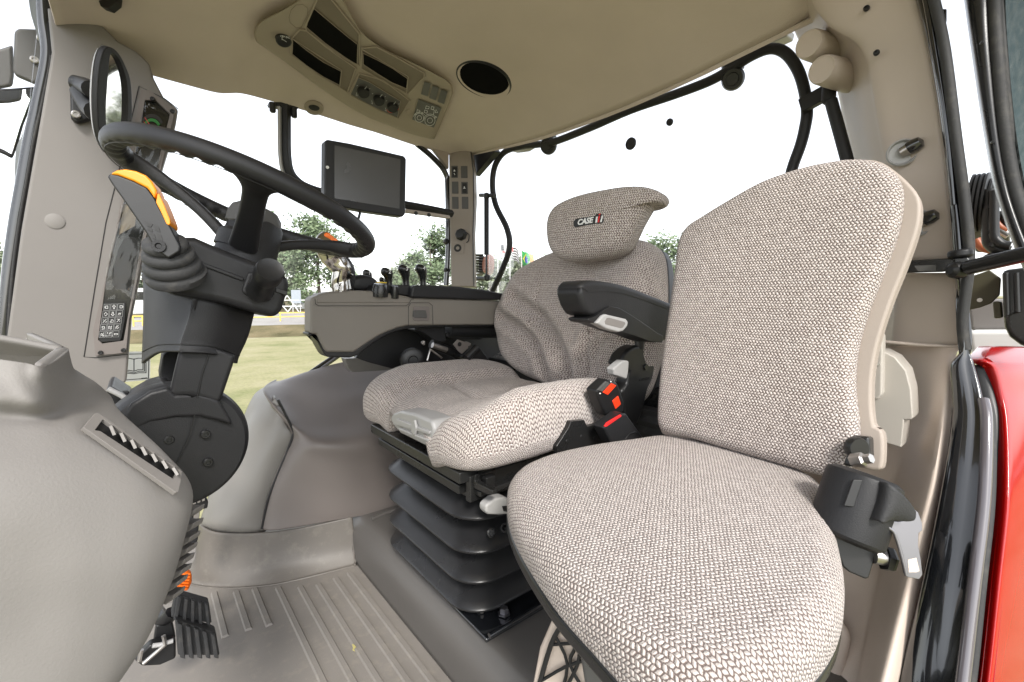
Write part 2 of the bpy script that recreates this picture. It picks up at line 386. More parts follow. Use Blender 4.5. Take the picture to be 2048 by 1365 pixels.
def text(name, s, origin, xa, ya, size, mat, par=None, shear=0, ext=.0008, bold=0, align='CENTER'):
    cu = bpy.data.curves.new('t', 'FONT'); cu.body = s; cu.size = 1; cu.shear = shear; cu.extrude = ext / size; cu.offset = bold; cu.align_x = align; cu.align_y = 'CENTER'; cu.resolution_u = 3
    o = bpy.data.objects.new('t', cu); COL.objects.link(o); bpy.context.view_layer.update()
    dg = bpy.context.evaluated_depsgraph_get(); me = o.evaluated_get(dg).to_mesh()
    A = axes(xa, ya); V = [Vector(origin) + A @ (v.co * size) for v in me.vertices]; Fs = [tuple(p.vertices) for p in me.polygons]
    r = mk(name, V, Fs, mat, par, smooth=0); o.evaluated_get(dg).to_mesh_clear()
    bpy.data.objects.remove(o); return r
def ngon(c, r, n, a, b, ph=0, sx=1): return [c + a * math.cos(ph + 2 * math.pi * i / n) * r * sx + b * math.sin(ph + 2 * math.pi * i / n) * r for i in range(n)]
def disc(name, px, py, rpx, mat, par=None, toward=None, h=.003, bev=True, **k):
    """little round boss standing h proud of a surface point, radius given in photo pixels"""
    c = P(px, py, **k); r = rpx / F * depth(c); ax = (toward or (EYE - c)).normalized()
    return lathe(name, c, ax, [(r * .98, -.002), (r, 0), (r, h * .6), (r * .88, h)], mat, par, n=20)
def screw(par, px, py, rpx=5, mat='black', name='screw', toward=None, **k):
    c = P(px, py, **k); r = rpx / F * depth(c); ax = (toward or (EYE - c)).normalized()
    return lathe(name, c, ax, [(r, -.002), (r, .002), (r * .8, .0035), (r * .5, .0035), (r * .42, .0012), (.0001, .0012)], mat, par, n=12)
def strokes(name, lines, w, par, mat='mark', off=.0006, **k):
    """thin printed lines: polylines in photo px on a plane -> one flat mesh"""
    V = []; Fs = []
    for ln in lines:
        q = [P(a, b, **k) for a, b in ln]; c = sum(q, Vector()) / len(q); vd = (EYE - c).normalized()
        for a, b in zip(q[:-1], q[1:]):
            t = (b - a)
            if t.length < 1e-7: continue
            t.normalize(); s = t.cross(vd).normalized() * w / 2; o = vd * off
            i = len(V); V += [a - s - t * w * .3 + o, a + s - t * w * .3 + o, b + s + t * w * .3 + o, b - s + t * w * .3 + o]; Fs.append((i, i + 1, i + 2, i + 3))
    return mk(name, V, Fs, mat, par, smooth=0)
def circ2(cx, cy, r, n=20, a0=0, a1=360, ry=None, tilt=0):
    o = []
    for i in range(n + 1):
        a = R(a0 + (a1 - a0) * i / n); x = r * math.cos(a); y = (ry or r) * math.sin(a); t = R(tilt)
        o.append((cx + x * math.cos(t) - y * math.sin(t), cy + x * math.sin(t) + y * math.cos(t)))
    return o
# ================================================================ the field outside
GZ = -1.3
def ground_mat(name, c1, c2, c3, sc):
    m, t, b = nodes(name); L = t.links
    g = t.nodes.new('ShaderNodeNewGeometry'); n = t.nodes.new('ShaderNodeTexNoise'); n.inputs['Scale'].default_value = sc; n.inputs['Detail'].default_value = 9; n.inputs['Roughness'].default_value = .65
    mp = t.nodes.new('ShaderNodeMapping'); mp.inputs['Scale'].default_value = (1, 1.0, 1); L.new(g.outputs['Position'], mp.inputs[0]); L.new(mp.outputs[0], n.inputs['Vector'])
    r = t.nodes.new('ShaderNodeValToRGB'); e = r.color_ramp.elements; e[0].position = .33; e[0].color = (*c1, 1); e[1].position = .7; e[1].color = (*c3, 1)
    x = e.new(.5); x.color = (*c2, 1); L.new(n.outputs['Fac'], r.inputs[0])
    n2 = t.nodes.new('ShaderNodeTexNoise'); n2.inputs['Scale'].default_value = 14; n2.inputs['Detail'].default_value = 6; L.new(g.outputs['Position'], n2.inputs['Vector'])
    mx = t.nodes.new('ShaderNodeMix'); mx.data_type = 'RGBA'; mx.blend_type = 'MULTIPLY'; mx.inputs['Factor'].default_value = .5
    L.new(r.outputs[0], mx.inputs['A']); L.new(n2.outputs['Fac'], mx.inputs['B'])
    L.new(mx.outputs['Result'], b.inputs['Base Color']); b.inputs['Roughness'].default_value = .95; b.inputs['Specular IOR Level'].default_value = .1
    return m
M['grass'] = ground_mat('mown_grass', (.27, .29, .13), (.42, .40, .22), (.52, .47, .31), .45)
M['bank'] = ground_mat('dry_bank', (.12, .11, .055), (.21, .18, .10), (.30, .24, .14), .8)
M['road'] = ground_mat('pale_road', (.40, .38, .36), (.48, .46, .44), (.55, .53, .50), .5)
def leafmat(name, c1, c2):
    m, t, b = nodes(name); L = t.links; g = t.nodes.new('ShaderNodeNewGeometry'); n = t.nodes.new('ShaderNodeTexNoise'); n.inputs['Scale'].default_value = 1.3; n.inputs['Detail'].default_value = 5
    L.new(g.outputs['Position'], n.inputs['Vector']); r = t.nodes.new('ShaderNodeMix'); r.data_type = 'RGBA'; r.inputs['A'].default_value = (*c1, 1); r.inputs['B'].default_value = (*c2, 1)
    mr = t.nodes.new('ShaderNodeMapRange'); mr.inputs[1].default_value = .35; mr.inputs[2].default_value = .65; L.new(n.outputs['Fac'], mr.inputs[0])
    L.new(mr.outputs[0], r.inputs['Factor']); L.new(r.outputs['Result'], b.inputs['Base Color']); b.inputs['Roughness'].default_value = .7; b.inputs['Transmission Weight'].default_value = 0
    return m
M['leaf'] = leafmat('leaves', (.10, .15, .075), (.19, .24, .13)); M['leaf2'] = leafmat('leaves_haze_lifted', (.15, .19, .12), (.26, .29, .19)); M['bark'] = plastic('bark', (.12, .10, .08), .9, 40, .4, var=.3)  # leaf colours lifted, distance haze painted into them
def fdir(px): v = ray(px, 590); v.z = 0; return v.normalized()
def at(px, dist, z): v = fdir(px); return Vector((v.x * dist, v.y * dist, z))
# one ground sheet out to the horizon; bank and road lie round the field as rings seen from the cab
def ring(name, r0, z0, r1, z1, mat, a0=0, a1=0, n=150):
    V = []; Fs = []
    for i in range(n + 1):
        an = YAW + R(-140 + 280 * i / n); w = .25 * math.sin(i * .9) + .15 * math.sin(i * 2.3)
        V += [Vector((math.sin(an) * (r0 + w), math.cos(an) * (r0 + w), z0)), Vector((math.sin(an) * (r1 + w), math.cos(an) * (r1 + w), z1))]
    Fs = [(2 * i, 2 * i + 1, 2 * i + 3, 2 * i + 2) for i in range(n)]
    o = mk(name, V, Fs, mat, smooth=0); o['kind'] = 'structure'; return o
g = mk('ground', [(-900, -900, GZ), (900, -900, GZ), (900, 900, GZ), (-900, 900, GZ)], [(0, 1, 2, 3)], 'grass', smooth=0); g['kind'] = 'structure'
ring('grass_bank', 25.0, GZ + .004, 27.5, -.86, 'bank', -500, 1500)
ring('road', 27.5, -.86, 44, -.78, 'road', -500, 1500)
ring('verge', 44, -.78, 300, -.6, 'bank', -500, 1500)
def tree(px, dist, h, wr, seed, lf, label, cat='tree', trunk=.35, n=2600, base=.18, group='trees beyond the field', airy=1.0):
    rnd = random.Random(seed); b = at(px, dist, -.8); e = thing('tree', label, cat, b, group)
    V = []; Fs = []
    tp = [b, b + Vector((rnd.uniform(-.2, .2), rnd.uniform(-.2, .2), h * .4)), b + Vector((rnd.uniform(-.4, .4), rnd.uniform(-.4, .4), h * .75)), b + Vector((0, 0, h * .95))]
    tube('trunk', tp, [trunk * .55, trunk * .4, trunk * .2, trunk * .06], 'bark', e, n=7, sm=3)
    cl = []
    for i in range(34):
        t = rnd.uniform(base, 1); rad = wr * math.sin(min(1, (1 - t) * 1.25 + .12) * math.pi / 2) * rnd.uniform(.25, 1)
        a = rnd.uniform(0, 6.28); cl.append((b + Vector((math.cos(a) * rad, math.sin(a) * rad, h * t)), wr * rnd.uniform(.16, .36)))
    for k, (c, r_) in enumerate(cl):
        if k % 3 == 0: tube('branch', [b + Vector((0, 0, (c.z - b.z) * .75)), c], [trunk * .16, trunk * .05], 'bark', e, n=5, sm=1)
    for i in range(int(n * 2.0)):
        c, r_ = rnd.choice(cl); d = Vector((rnd.gauss(0, 1), rnd.gauss(0, 1), rnd.gauss(0, .75))); p = c + d * r_ * .62 * airy
        u = Vector((rnd.gauss(0, 1), rnd.gauss(0, 1), rnd.gauss(0, 1))).normalized(); w = u.orthogonal().normalized(); s = rnd.uniform(.08, .23) * (dist / 45)
        k = len(V); V += [p - u * s, p + w * s * .6, p + u * s, p - w * s * .6]; Fs.append((k, k + 1, k + 2, k + 3))
    mk('crown', V, Fs, lf, e, smooth=0); return e
tree(640, 50, 8.9, 4.1, 3, 'leaf', 'tall thin-crowned tree with bare twiggy top seen under the steering wheel', n=3000, base=.15, airy=1.05)
tree(565, 58, 6.8, 3.0, 5, 'leaf2', 'pale small tree left of the tall twiggy tree, behind the steering column knob')
tree(868, 52, 8.6, 4.2, 8, 'leaf', 'broad bushy green tree behind the row of control levers', n=5200, base=.06)
tree(815, 64, 6.4, 3.2, 9, 'leaf2', 'lower pale green tree on the left flank of the bushy tree behind the levers', n=2600, base=.1)
tree(980, 60, 5.5, 3.6, 11, 'leaf2', 'low pale tree behind the right rear pillar and the round work lamp', n=3200, base=.05)
tree(1040, 66, 6.3, 4.4, 12, 'leaf2', 'pale tree standing behind the flagpoles', n=3600, base=.05)
tree(1110, 62, 6.0, 4.2, 17, 'leaf', 'green tree just left of the headrest seat behind the flags', n=3400, base=.05)
tree(1325, 50, 7.2, 3.6, 13, 'leaf', 'green tree in the gap between the two seats', n=4600, base=.05)
tree(1390, 56, 7.9, 3.4, 15, 'leaf2', 'pale tree mostly hidden by the large folding seat back', n=2500, base=.05)
tree(292, 55, 6.0, 3.2, 14, 'leaf2', 'pale tree seen between the pillar display and the column shroud', n=2400, base=.05)
tree(-20, 60, 5.6, 3.5, 19, 'leaf2', 'distant tree at the far left beyond the windscreen', n=2400, base=.05)
# yellow guard rails along the road
def rail(px0, px1, dist, label):
    a, b = at(px0, dist, -.86), at(px1, dist, -.86); e = thing('guard_rail', label, 'railing', a, 'yellow guard rails along the road'); n = max(2, int((b - a).length / 2.2))
    for hh in (.28, .52): tube('rail', [a + Vector((0, 0, hh)), b + Vector((0, 0, hh))], .035, 'rail_yellow', e, n=6, sm=1)
    for i in range(n + 1):
        p = a.lerp(b, i / n); tube('post', [p, p + Vector((0, 0, .56))], .04, 'rail_yellow', e, n=6, sm=1)
M['rail_yellow'] = plastic('yellow_rail_paint', (.75, .52, .12), .5, 50, 0)
rail(262, 300, 30, 'yellow guard rail seen between the pillar and the column shroud'); rail(470, 640, 31, 'long yellow guard rail along the road right of the steering column')
M['far_white'] = plastic('far_white_wall', (.62, .62, .6), .8, 5, 0); M['far_grey'] = plastic('far_grey_panel', (.30, .33, .36), .6, 5, 0)
def bld(px, dist, w, h, dep, mat, name, label, z=-.8):
    c = at(px, dist, z + h / 2); f = fdir(px); rt = Vector((f.y, -f.x, 0)); e = thing(name, label, name.replace('_', ' '), c - Vector((0, 0, h / 2)))
    A = Matrix((rt, f, Vector((0, 0, 1)))).transposed(); box('wall', c + f * dep / 2, (w, dep, h), mat, e, A, .02)
    box('roof', c + f * dep / 2 + Vector((0, 0, h / 2 + .06)), (w + .3, dep + .3, .1), 'far_grey', e, A, .01)
    return e, c, A, f
e, c, A, f = bld(625, 55, 4.0, 1.6, 4, 'far_white', 'building', 'low white building beside the grey sign panel beyond the road')
for i in (-1.2, 0, 1.2): box('window', c + A @ Vector((i, -.02, .1)), (.5, .06, .6), 'far_grey', e, A, .005)
# sign panel on posts
c = at(592, 42, .6); e = thing('sign_panel', 'blank grey sign panel on two posts beyond the road', 'sign', at(592, 42, -.8)); f = fdir(592); A = Matrix((Vector((f.y, -f.x, 0)), f, Vector((0, 0, 1)))).transposed()
box('panel', c, (.72, .06, 1.1), 'far_grey', e, A, .01)
for s in (-.28, .28): box('post', c + A @ Vector((s, .06, -.8)), (.05, .05, 1.2), 'far_white', e, A, .005)
# white lattice frame
c = at(574, 42, -.8); f = fdir(574); rt = Vector((f.y, -f.x, 0)); e = thing('lattice_frame', 'white pipe lattice frame left of the grey sign panel', 'frame', c)
U = Vector((0, 0, 1))
for a, b in [((-.9, 0), (0, 1.5)), ((.9, 0), (0, 1.5)), ((-.9, 0), (-.9, 1.1)), ((-1.1, .6), (1.1, .6)), ((-.45, .75), (.1, 0)), ((.45, .75), (-.1, 0)), ((-1.2, 1.1), (1.4, 1.1))]:
    tube('bar', [c + rt * a[0] + U * a[1], c + rt * b[0] + U * b[1]], .045, 'far_white', e, n=6, sm=1)
# white van
c = at(286, 40, -.8); f = fdir(286); rt = Vector((f.y, -f.x, 0)); A = Matrix((rt, f, U)).transposed(); e = thing('parked_van', 'white van parked on the road seen between pillar and steering column', 'van', c)
q = [(-2.2, .25), (2.2, .25), (2.25, 1.7), (2.0, 2.0), (-1.3, 2.0), (-1.9, 1.2), (-2.25, 1.05)]
prism('body', [c + rt * a + U * b for a, b in q], 1.8, 'far_white', e, .08)
prism('window', [c + rt * a + U * b - f * .01 for a, b in [(-1.65, 1.2), (1.9, 1.2), (1.9, 1.75), (-1.25, 1.75)]], .01, 'smoked', e, .003)
for s in (-1.4, 1.4): lathe('wheel', c + rt * s + U * .33 - f * .02, f, [(.33, 0), (.33, .2)], 'rubber', e, n=16)
# power pole left of the van and sign
for px, hh, lb in [(288, 6.5, 'thin power pole rising behind the white van'), (2, 5.0, 'thin pole at the extreme left beyond the windscreen')]:
    c = at(px, 70, -.8); e = thing('power_pole', lb, 'pole', c); tube('pole', [c, c + U * hh], .09, 'far_grey', e, n=6, sm=1); tube('cross_arm', [c + U * (hh - .4) - Vector((.7, 0, 0)), c + U * (hh - .4) + Vector((.7, 0, 0))], .05, 'far_grey', e, n=5, sm=1)
# flags
M['fl_white'] = plastic('white_flag', (.75, .75, .75), .8, 30, 0); M['fl_green'] = plastic('green_flag', (.02, .28, .06), .8, 30, 0); M['fl_yel'] = plastic('yellow_flag', (.75, .55, .02), .8, 30, 0)
M['fl_blue'] = plastic('blue_flag', (.02, .04, .3), .8, 30, 0); M['fl_or'] = plastic('orange_flag', (.8, .3, .08), .8, 30, 0); M['fl_blk'] = plastic('black_flag', (.03, .03, .03), .8, 30, 0); M['fl_red'] = plastic('red_flag', (.6, .03, .02), .8, 30, 0)
def flag(px, pt, pb, kind, label):
    D = 42; f = fdir(px); rt = Vector((f.y, -f.x, 0)); zt = .75 + (590 - pt) / F * D * .95; base = at(px, D, -.8)
    e = thing('flag_pole', label, 'flag', base, 'flags behind the rear window'); tube('pole', [base, Vector((base.x, base.y, zt))], .035, 'white', e, n=6, sm=1)
    o = Vector((base.x, base.y, zt)); w, h = 1.25, (pb - pt) / F * D * .9
    def q(u, v, off=0): return o + rt * (u * w * .62 + .1 * v) + U * (-v * h - u * w * .45 - .08 * math.sin(u * 7)) + f * (.12 * math.sin(u * 6 + v * 2)) - f * off
    def pan(name, u0, u1, v0, v1, mat, off=0, n=8):
        rows = [[q(u0 + (u1 - u0) * i / n, v0 + (v1 - v0) * j / 2, off) for i in range(n + 1)] for j in range(3)]; return patch(name, rows, mat, e, su=0, solid=.004)
    if kind == 'brazil':
        pan('cloth', 0, 1, 0, 1, 'fl_green')
        mk('diamond', [q(.12, .5, .02), q(.5, .1, .02), q(.88, .5, .02), q(.5, .9, .02)], [(0, 1, 2, 3)], 'fl_yel', e, smooth=0)
        mk('disc', [q(.5 + .17 * math.cos(a * .52), .5 + .24 * math.sin(a * .52), .035) for a in range(12)], [tuple(range(12))], 'fl_blue', e, smooth=0)
    elif kind == 'stripes':
        pan('cloth', 0, 1, 0, 1, 'fl_white')
        for i in range(5): pan('stripe', 0 if i > 1 else .35, 1, i * .2 + .05, i * .2 + .14, 'fl_blk', .02)
        pan('canton', 0, .35, 0, .38, 'fl_red', .025)
    elif kind == 'orange': pan('cloth', 0, .5, 0, 1, 'fl_or'); pan('edge_band', .5, .9, 0, 1, 'fl_white')
    else: pan('cloth', 0, 1, 0, 1, 'fl_white'); pan('emblem', .3, .65, .3, .7, 'fl_blk', .02); pan('stripe', .45, .7, .72, .82, 'fl_red', .02)
flag(996, 471, 505, 'white', 'white flag with dark emblem, leftmost of the flags behind the rear window')
flag(1020, 486, 515, 'stripes', 'flag of black and white stripes with red corner')
flag(1043, 496, 530, 'brazil', 'green flag with yellow diamond and blue disc')
flag(1058, 502, 530, 'orange', 'orange and white flag, rightmost of the flags')

# ================================================================ cab shell: floor, platform, ceiling
V = []; Fs = []
def addbox(x0, x1, y0, y1, z0, z1, rr=.0):
    i = len(V); V.extend([(x0, y0, z0), (x1, y0, z0), (x1, y1, z0), (x0, y1, z0), (x0 + rr, y0 + rr, z1), (x1 - rr, y0 + rr, z1), (x1 - rr, y1 - rr, z1), (x0 + rr, y1 - rr, z1)])
    for f in ((0, 3, 2, 1), (4, 5, 6, 7), (0, 1, 5, 4), (1, 2, 6, 5), (2, 3, 7, 6), (3, 0, 4, 7)): Fs.append(tuple(i + a for a in f))
addbox(-.75, .47, -.12, 1.66, -.05, 0)
ribs = [(428, 1186, 445, 1278), (472, 1184, 490, 1265), (509, 1178, 536, 1254), (556, 1176, 0, 0), (600, 1174, 0, 0), (636, 1169, 0, 0), (670, 1156, 0, 0), (698, 1146, 0, 0)]
for a, b, c, d in ribs:
    p = P(a, b, z=0); y0 = P(c, d, z=0).y if c else .12
    addbox(p.x - .008, p.x + .008, y0, p.y, -.001, .0042, .003)
x0 = P(445, 1278, z=0).x
fl = mk('floor', V, Fs, 'floor', smooth=0); fl['kind'] = 'structure'
# seat platform: rounded step whose front runs across the cab
prof = [(.425, .0), (.425, .055), (.432, .085), (.45, .108), (.475, .118), (.6, .12), (1.12, .12)]
ys = [-.02, .2, .6, 1.0, 1.25, 1.3]
rows = [[Vector((x, y, z)) for x, z in prof] for y in ys]
pf = patch('seat_platform', rows, 'platform', su=3, sv=2, solid=.01); pf['kind'] = 'structure'
# moulded groove on the platform near the far side
tube('platform_bead', [Vector((.47, 1.2, .12)), Vector((.55, 1.2, .122)), Vector((.57, 1.12, .122)), Vector((.66, 1.12, .122)), Vector((.8, 1.12, .122))], .006, 'platform', pf, n=8)

# ceiling: felt headliner with drooping edges, traced on the planes above the windows
re_ = [(300, 132), (330, 141), (420, 167), (500, 190), (620, 224), (700, 250), (750, 264), (830, 290), (870, 299), (900, 304), (940, 305)]
rr_ = [(940, 305), (960, 303), (990, 297), (1065, 279), (1120, 262), (1240, 217), (1300, 191), (1348, 170), (1391, 150), (1498, 97), (1570, 62), (1640, 20)]
R_e = [P(a, b, y=1.65) for a, b in re_]; B_e = [P(a, b, x=1.09) for a, b in rr_]
def itp(v, xs, ys_):
    if v <= xs[0]: return ys_[0]
    for i in range(len(xs) - 1):
        if v <= xs[i + 1]: return ys_[i] + (ys_[i + 1] - ys_[i]) * (v - xs[i]) / (xs[i + 1] - xs[i])
    return ys_[-1]
RX = [p.x for p in R_e]; RZ = [p.z for p in R_e]; B2 = sorted(B_e, key=lambda p: p.y); BY = [p.y for p in B2]; BZ = [p.z for p in B2]
SPK = None
def slope(d): return .205 * (1 - math.exp(-max(0, d) * 2.7))
def ceil(x, y):
    dR, dB, dF = 1.65 - y, 1.09 - x, x + .105
    zr = itp(x, RX, RZ) + slope(dR); zb = itp(y, BY, BZ) + slope(dB); zf = 1.40 + slope(dF * 1.4)
    k = 26; s = math.exp(-k * zr) + math.exp(-k * zb) + math.exp(-k * zf); z = -math.log(s) / k
    if SPK:
        z -= .022 / (1 + math.exp((x - .27 - .1 * (1.5 - y)) / .014))
        q = math.hypot(x - SPK[0], y - SPK[1]); z += .016 * math.exp(-(q / .13) ** 4)
    return z
def onceil(px, py, off=0):
    v = ray(px, py); t = .3
    for i in range(120):
        p = EYE + v * t
        if p.z > ceil(p.x, p.y) - off: break
        t += .025
    lo, hi = t - .025, t
    for i in range(14):
        t = (lo + hi) / 2; p = EYE + v * t
        if p.z > ceil(p.x, p.y) - off: hi = t
        else: lo = t
    return EYE + v * lo
def cnorm(p):
    h = .01; return Vector(((ceil(p.x + h, p.y) - ceil(p.x - h, p.y)) / (2 * h), (ceil(p.x, p.y + h) - ceil(p.x, p.y - h)) / (2 * h), -1)).normalized()
s0 = onceil(968, 160); SPK = (s0.x, s0.y)
rows = []
nx, ny = 70, 90
for j in range(ny + 1):
    y = -.14 + 1.79 * j / ny; r = []
    for i in range(nx + 1):
        x = -.105 + 1.195 * i / nx; r.append(Vector((x, y, ceil(x, y))))
    rows.append(r)
# rolled outer lip
lip = [[Vector((p.x, 1.65 + .012, p.z + .012)) for p in rows[-1]], [Vector((p.x, 1.65 + .014, p.z + .05)) for p in rows[-1]]]
cl = patch('ceiling', rows + lip, 'headliner', su=0, solid=.004)
cl['kind'] = 'structure'
rl = box('roof', (.45, .76, 1.68), (1.5, 2.05, .05), 'white', bev=.02); rl['kind'] = 'structure'
hd = patch('rear_header', [[Vector((1.092, y, itp(y, BY, BZ) + .003)), Vector((1.10, y, itp(y, BY, BZ) + .03)), Vector((1.102, y, 1.66))] for y in [-.14, .2, .43, .6, .8, 1.0, 1.2, 1.4, 1.66]], 'headliner', su=2, sv=2, solid=.003); hd['kind'] = 'structure'
# ================================================================ windows
def pane(name, label, pts, t=.004, mat='glass'):
    o = prism(name, pts, t, mat, bev=0, smooth=0); return tag(o, label, 'window')
pane('window_pane', 'large clear side window on the far side beyond the monitor', [Vector(p) for p in [(-.02, 1.69, .1), (1.06, 1.69, .1), (1.10, 1.69, 1.42), (-.05, 1.69, 1.42)]])
rw = thing('rear_window', 'clear rear window hung on a bent black tube frame behind the seats', 'window', (1.17, .9, .5))
prism('pane', [Vector(p) for p in [(1.19, 1.62, .45), (1.19, .24, .45), (1.19, .24, 1.40), (1.19, 1.62, 1.40)]], .004, 'glass', rw, bev=0, smooth=0)
path = [(985, 582), (1006, 536), (1019, 495), (1014, 458), (992, 412), (985, 372), (990, 332), (1010, 304), (1045, 293), (1080, 289), (1109, 284), (1180, 256), (1262, 220), (1348, 190), (1416, 164), (1460, 140), (1502, 113), (1540, 98), (1570, 106), (1594, 137), (1608, 178), (1614, 222), (1610, 255), (1601, 291), (1584, 339), (1570, 400)]
tube('tube_frame', PP(path, x=1.16), .0118, 'dark', rw, n=14, sm=5)
for a, b, r, c2 in [(1095, 283, 24, (1096, 292)), (1465, 148, 30, (1466, 158))]:
    c = P(a, b, x=1.175); rr = r / F * depth(c) * .72
    h = lathe('hinge_mount', c + Vector((0, 0, rr * .9)), Vector((.3, .1, -1)), [(rr * .9, -rr), (rr, -rr * .3), (rr * .95, rr * .6)], 'black', rw, n=24)
    d = P(*c2, x=1.165); lathe('hinge_knob', d, Vector((-1, -.35, -.5)), [(rr * .95, -.012), (rr, 0), (rr * .85, .008), (rr * .55, .008), (rr * .5, .014), (.001, .014)], 'black', rw, n=28)
for a, b, r in [(1262, 288, 12), (1340, 245, 7)]:
    disc('glass_bolt', a, b, r, 'dark', rw, toward=Vector((-1, 0, 0)), h=.006, x=1.187)
# clear lamp body glimpsed above the glass corner
for q, l in [([(1010, 296), (1030, 284), (1062, 277), (1066, 287), (1045, 300), (1022, 303)], 'smoked lens of a roof lamp above the far corner of the rear window'), ([(1515, 84), (1545, 68), (1578, 56), (1574, 72), (1548, 84), (1522, 90)], 'smoked lens of a roof lamp above the near corner of the rear window')]:
    tag(prism('roof_lamp', PP(q, x=1.24), .04, 'lever_grey', bev=.004), l, 'lamp')
# gas struts of the rear window
gs = thing('gas_strut', 'thin black gas strut beside the right rear pillar', 'gas strut', P(968, 555, x=1.13), 'gas struts of the rear window')
tube('cylinder', PP([(973, 397), (973, 510)], x=1.14), .0105, 'dark', gs, sm=1); tube('rod', PP([(973, 508), (973, 552)], x=1.14), .0045, 'satin_black', gs, sm=1)
tube('end_fitting', PP([(960, 391), (972, 391), (990, 392)], x=1.145), .008, 'black', gs, sm=1); tube('lower_bracket', PP([(940, 557), (956, 558), (978, 557)], x=1.145), .009, 'black', gs, sm=1)
lathe('ball_joint', P(973, 392, x=1.14), (0, 0, 1), [(.004, -.013), (.012, -.008), (.012, .008), (.004, .013)], 'black', gs, n=14); lathe('ball_joint', P(974, 556, x=1.14), (0, 0, 1), [(.006, -.014), (.014, -.008), (.014, .008), (.006, .014)], 'black', gs, n=14)
g2 = thing('gas_strut', 'thicker black gas strut hanging by the left rear pillar nozzles', 'gas strut', P(1658, 180, x=1.12), 'gas struts of the rear window')
tube('cylinder', PP([(1662, 202), (1692, 312), (1706, 370)], x=1.12), .0115, 'dark', g2, sm=1, n=16)
box('bracket', P(1634, 196, x=1.14), (.018, .062, .03), 'dark', g2, axes(Vector((1, 0, 0)), P(1612, 208, x=1.14) - P(1655, 184, x=1.14)), .002)
lathe('ball_joint', P(1658, 183, x=1.12), Vector((0, 0, 1)), [(.008, -.024), (.013, -.018), (.013, .008), (.010, .015), (.004, .017)], 'dark', g2, n=18)

# ================================================================ right front pillar (far left of the picture)
pl_ = thing('cab_pillar', 'broad grey front pillar trim at the left with display strip', 'pillar', P(130, 700, y=1.52))
outl = [(94, 12), (120, 27), (147, 34), (205, 51), (236, 82), (274, 103), (300, 128), (308, 157), (328, 195), (357, 219), (352, 250), (322, 349), (296, 482), (263, 640), (257, 712), (253, 763), (233, 780), (190, 800), (60, 800), (5, 790), (14, 670), (42, 460), (75, 270), (99, 130), (103, 103)]
seam = [(278, 172), (246, 310), (212, 445), (190, 575), (168, 714)]
prism('trim_panel', PP(outl, y=1.52), .12, 'pillar', pl_, bev=.006, seg=3)
tube('seam', PP([(357, 219), (330, 198), (278, 173)] + seam[1:] + [(190, 716), (256, 709)], y=1.5195), .0011, 'mark_black', pl_, n=6, sm=1)
bz = [(282, 180), (300, 181), (350, 222), (330, 300), (290, 482), (258, 640), (252, 706), (190, 712), (186, 660), (210, 560), (235, 440), (262, 290)]
inn = [(290, 200), (312, 201), (340, 228), (322, 300), (283, 482), (262, 600), (247, 682), (205, 688), (196, 680), (212, 560), (240, 440), (274, 290)]
bzl = frame('display_bezel', PP(bz, y=1.505), PP(inn, y=1.505), .016, 'taupe_dark', pl_, bev=.003)
dp = prism('display', PP(inn, y=1.515), .004, 'smoked', pl_, bev=.001)
# upper dial segment and lit window in the display
def arc_band(name, c, r0, r1, a0, a1, mat, par, ry=1.25, **k):
    o = circ2(c[0], c[1], r0, 12, a0, a1, ry=r0 * ry) + circ2(c[0], c[1], r1, 12, a1, a0, ry=r1 * ry); return mk(name, PP(o, **k), [tuple(range(len(o)))], mat, par, smooth=0)
arc_band('dial_band', (303, 262), 27, 21, 150, 330, 'mark_black', dp, y=1.513); arc_band('dial_band', (303, 262), 20, 15, 215, 330, 'mark_green', dp, y=1.5125); arc_band('dial_band', (303, 262), 20, 15, 340, 385, 'red_plastic', dp, y=1.5125)
strokes('dial_marks', [[(290, 236), (302, 254)], [(288, 244), (298, 256)]], .0016, dp, 'mark_red', off=.004, y=1.514)
mk('dark_window', PP([(248, 478), (256, 474), (270, 476), (276, 486), (272, 530), (262, 572), (252, 580), (232, 578), (224, 568), (226, 540), (236, 500)], y=1.5125), [tuple(range(11))], 'mark_black', dp, smooth=0)
mk('lit_window', PP([(246, 408), (274, 408), (270, 452), (238, 470)], y=1.513), [(0, 1, 2, 3)], 'over', dp, smooth=0)
# clear wrinkled film over it
random.seed(5)
fo = [(292, 204), (338, 228), (318, 330), (285, 480), (268, 600)]; fi = [(290, 204), (272, 290), (236, 440), (212, 540), (208, 598)]
rows = []
for i in range(41):
    t = i / 40 * 4; k = min(3, int(t)); f = t - k
    a = Vector(fi[k]).lerp(Vector(fi[k + 1]), f); b = Vector(fo[k]).lerp(Vector(fo[k + 1]), f); rows.append([P(*(a.lerp(b, j / 10)), y=1.503 + random.uniform(-.0018, .0018) * (.15 + (abs(j - 5) / 5) ** 2 * .6 + .5 * (i in (0, 1, 2, 3, 38, 39, 40)) + .3 * (17 < i < 22))) for j in range(11)])
patch('protective_film', rows, 'film', pl_, su=0, solid=0, smooth=20)
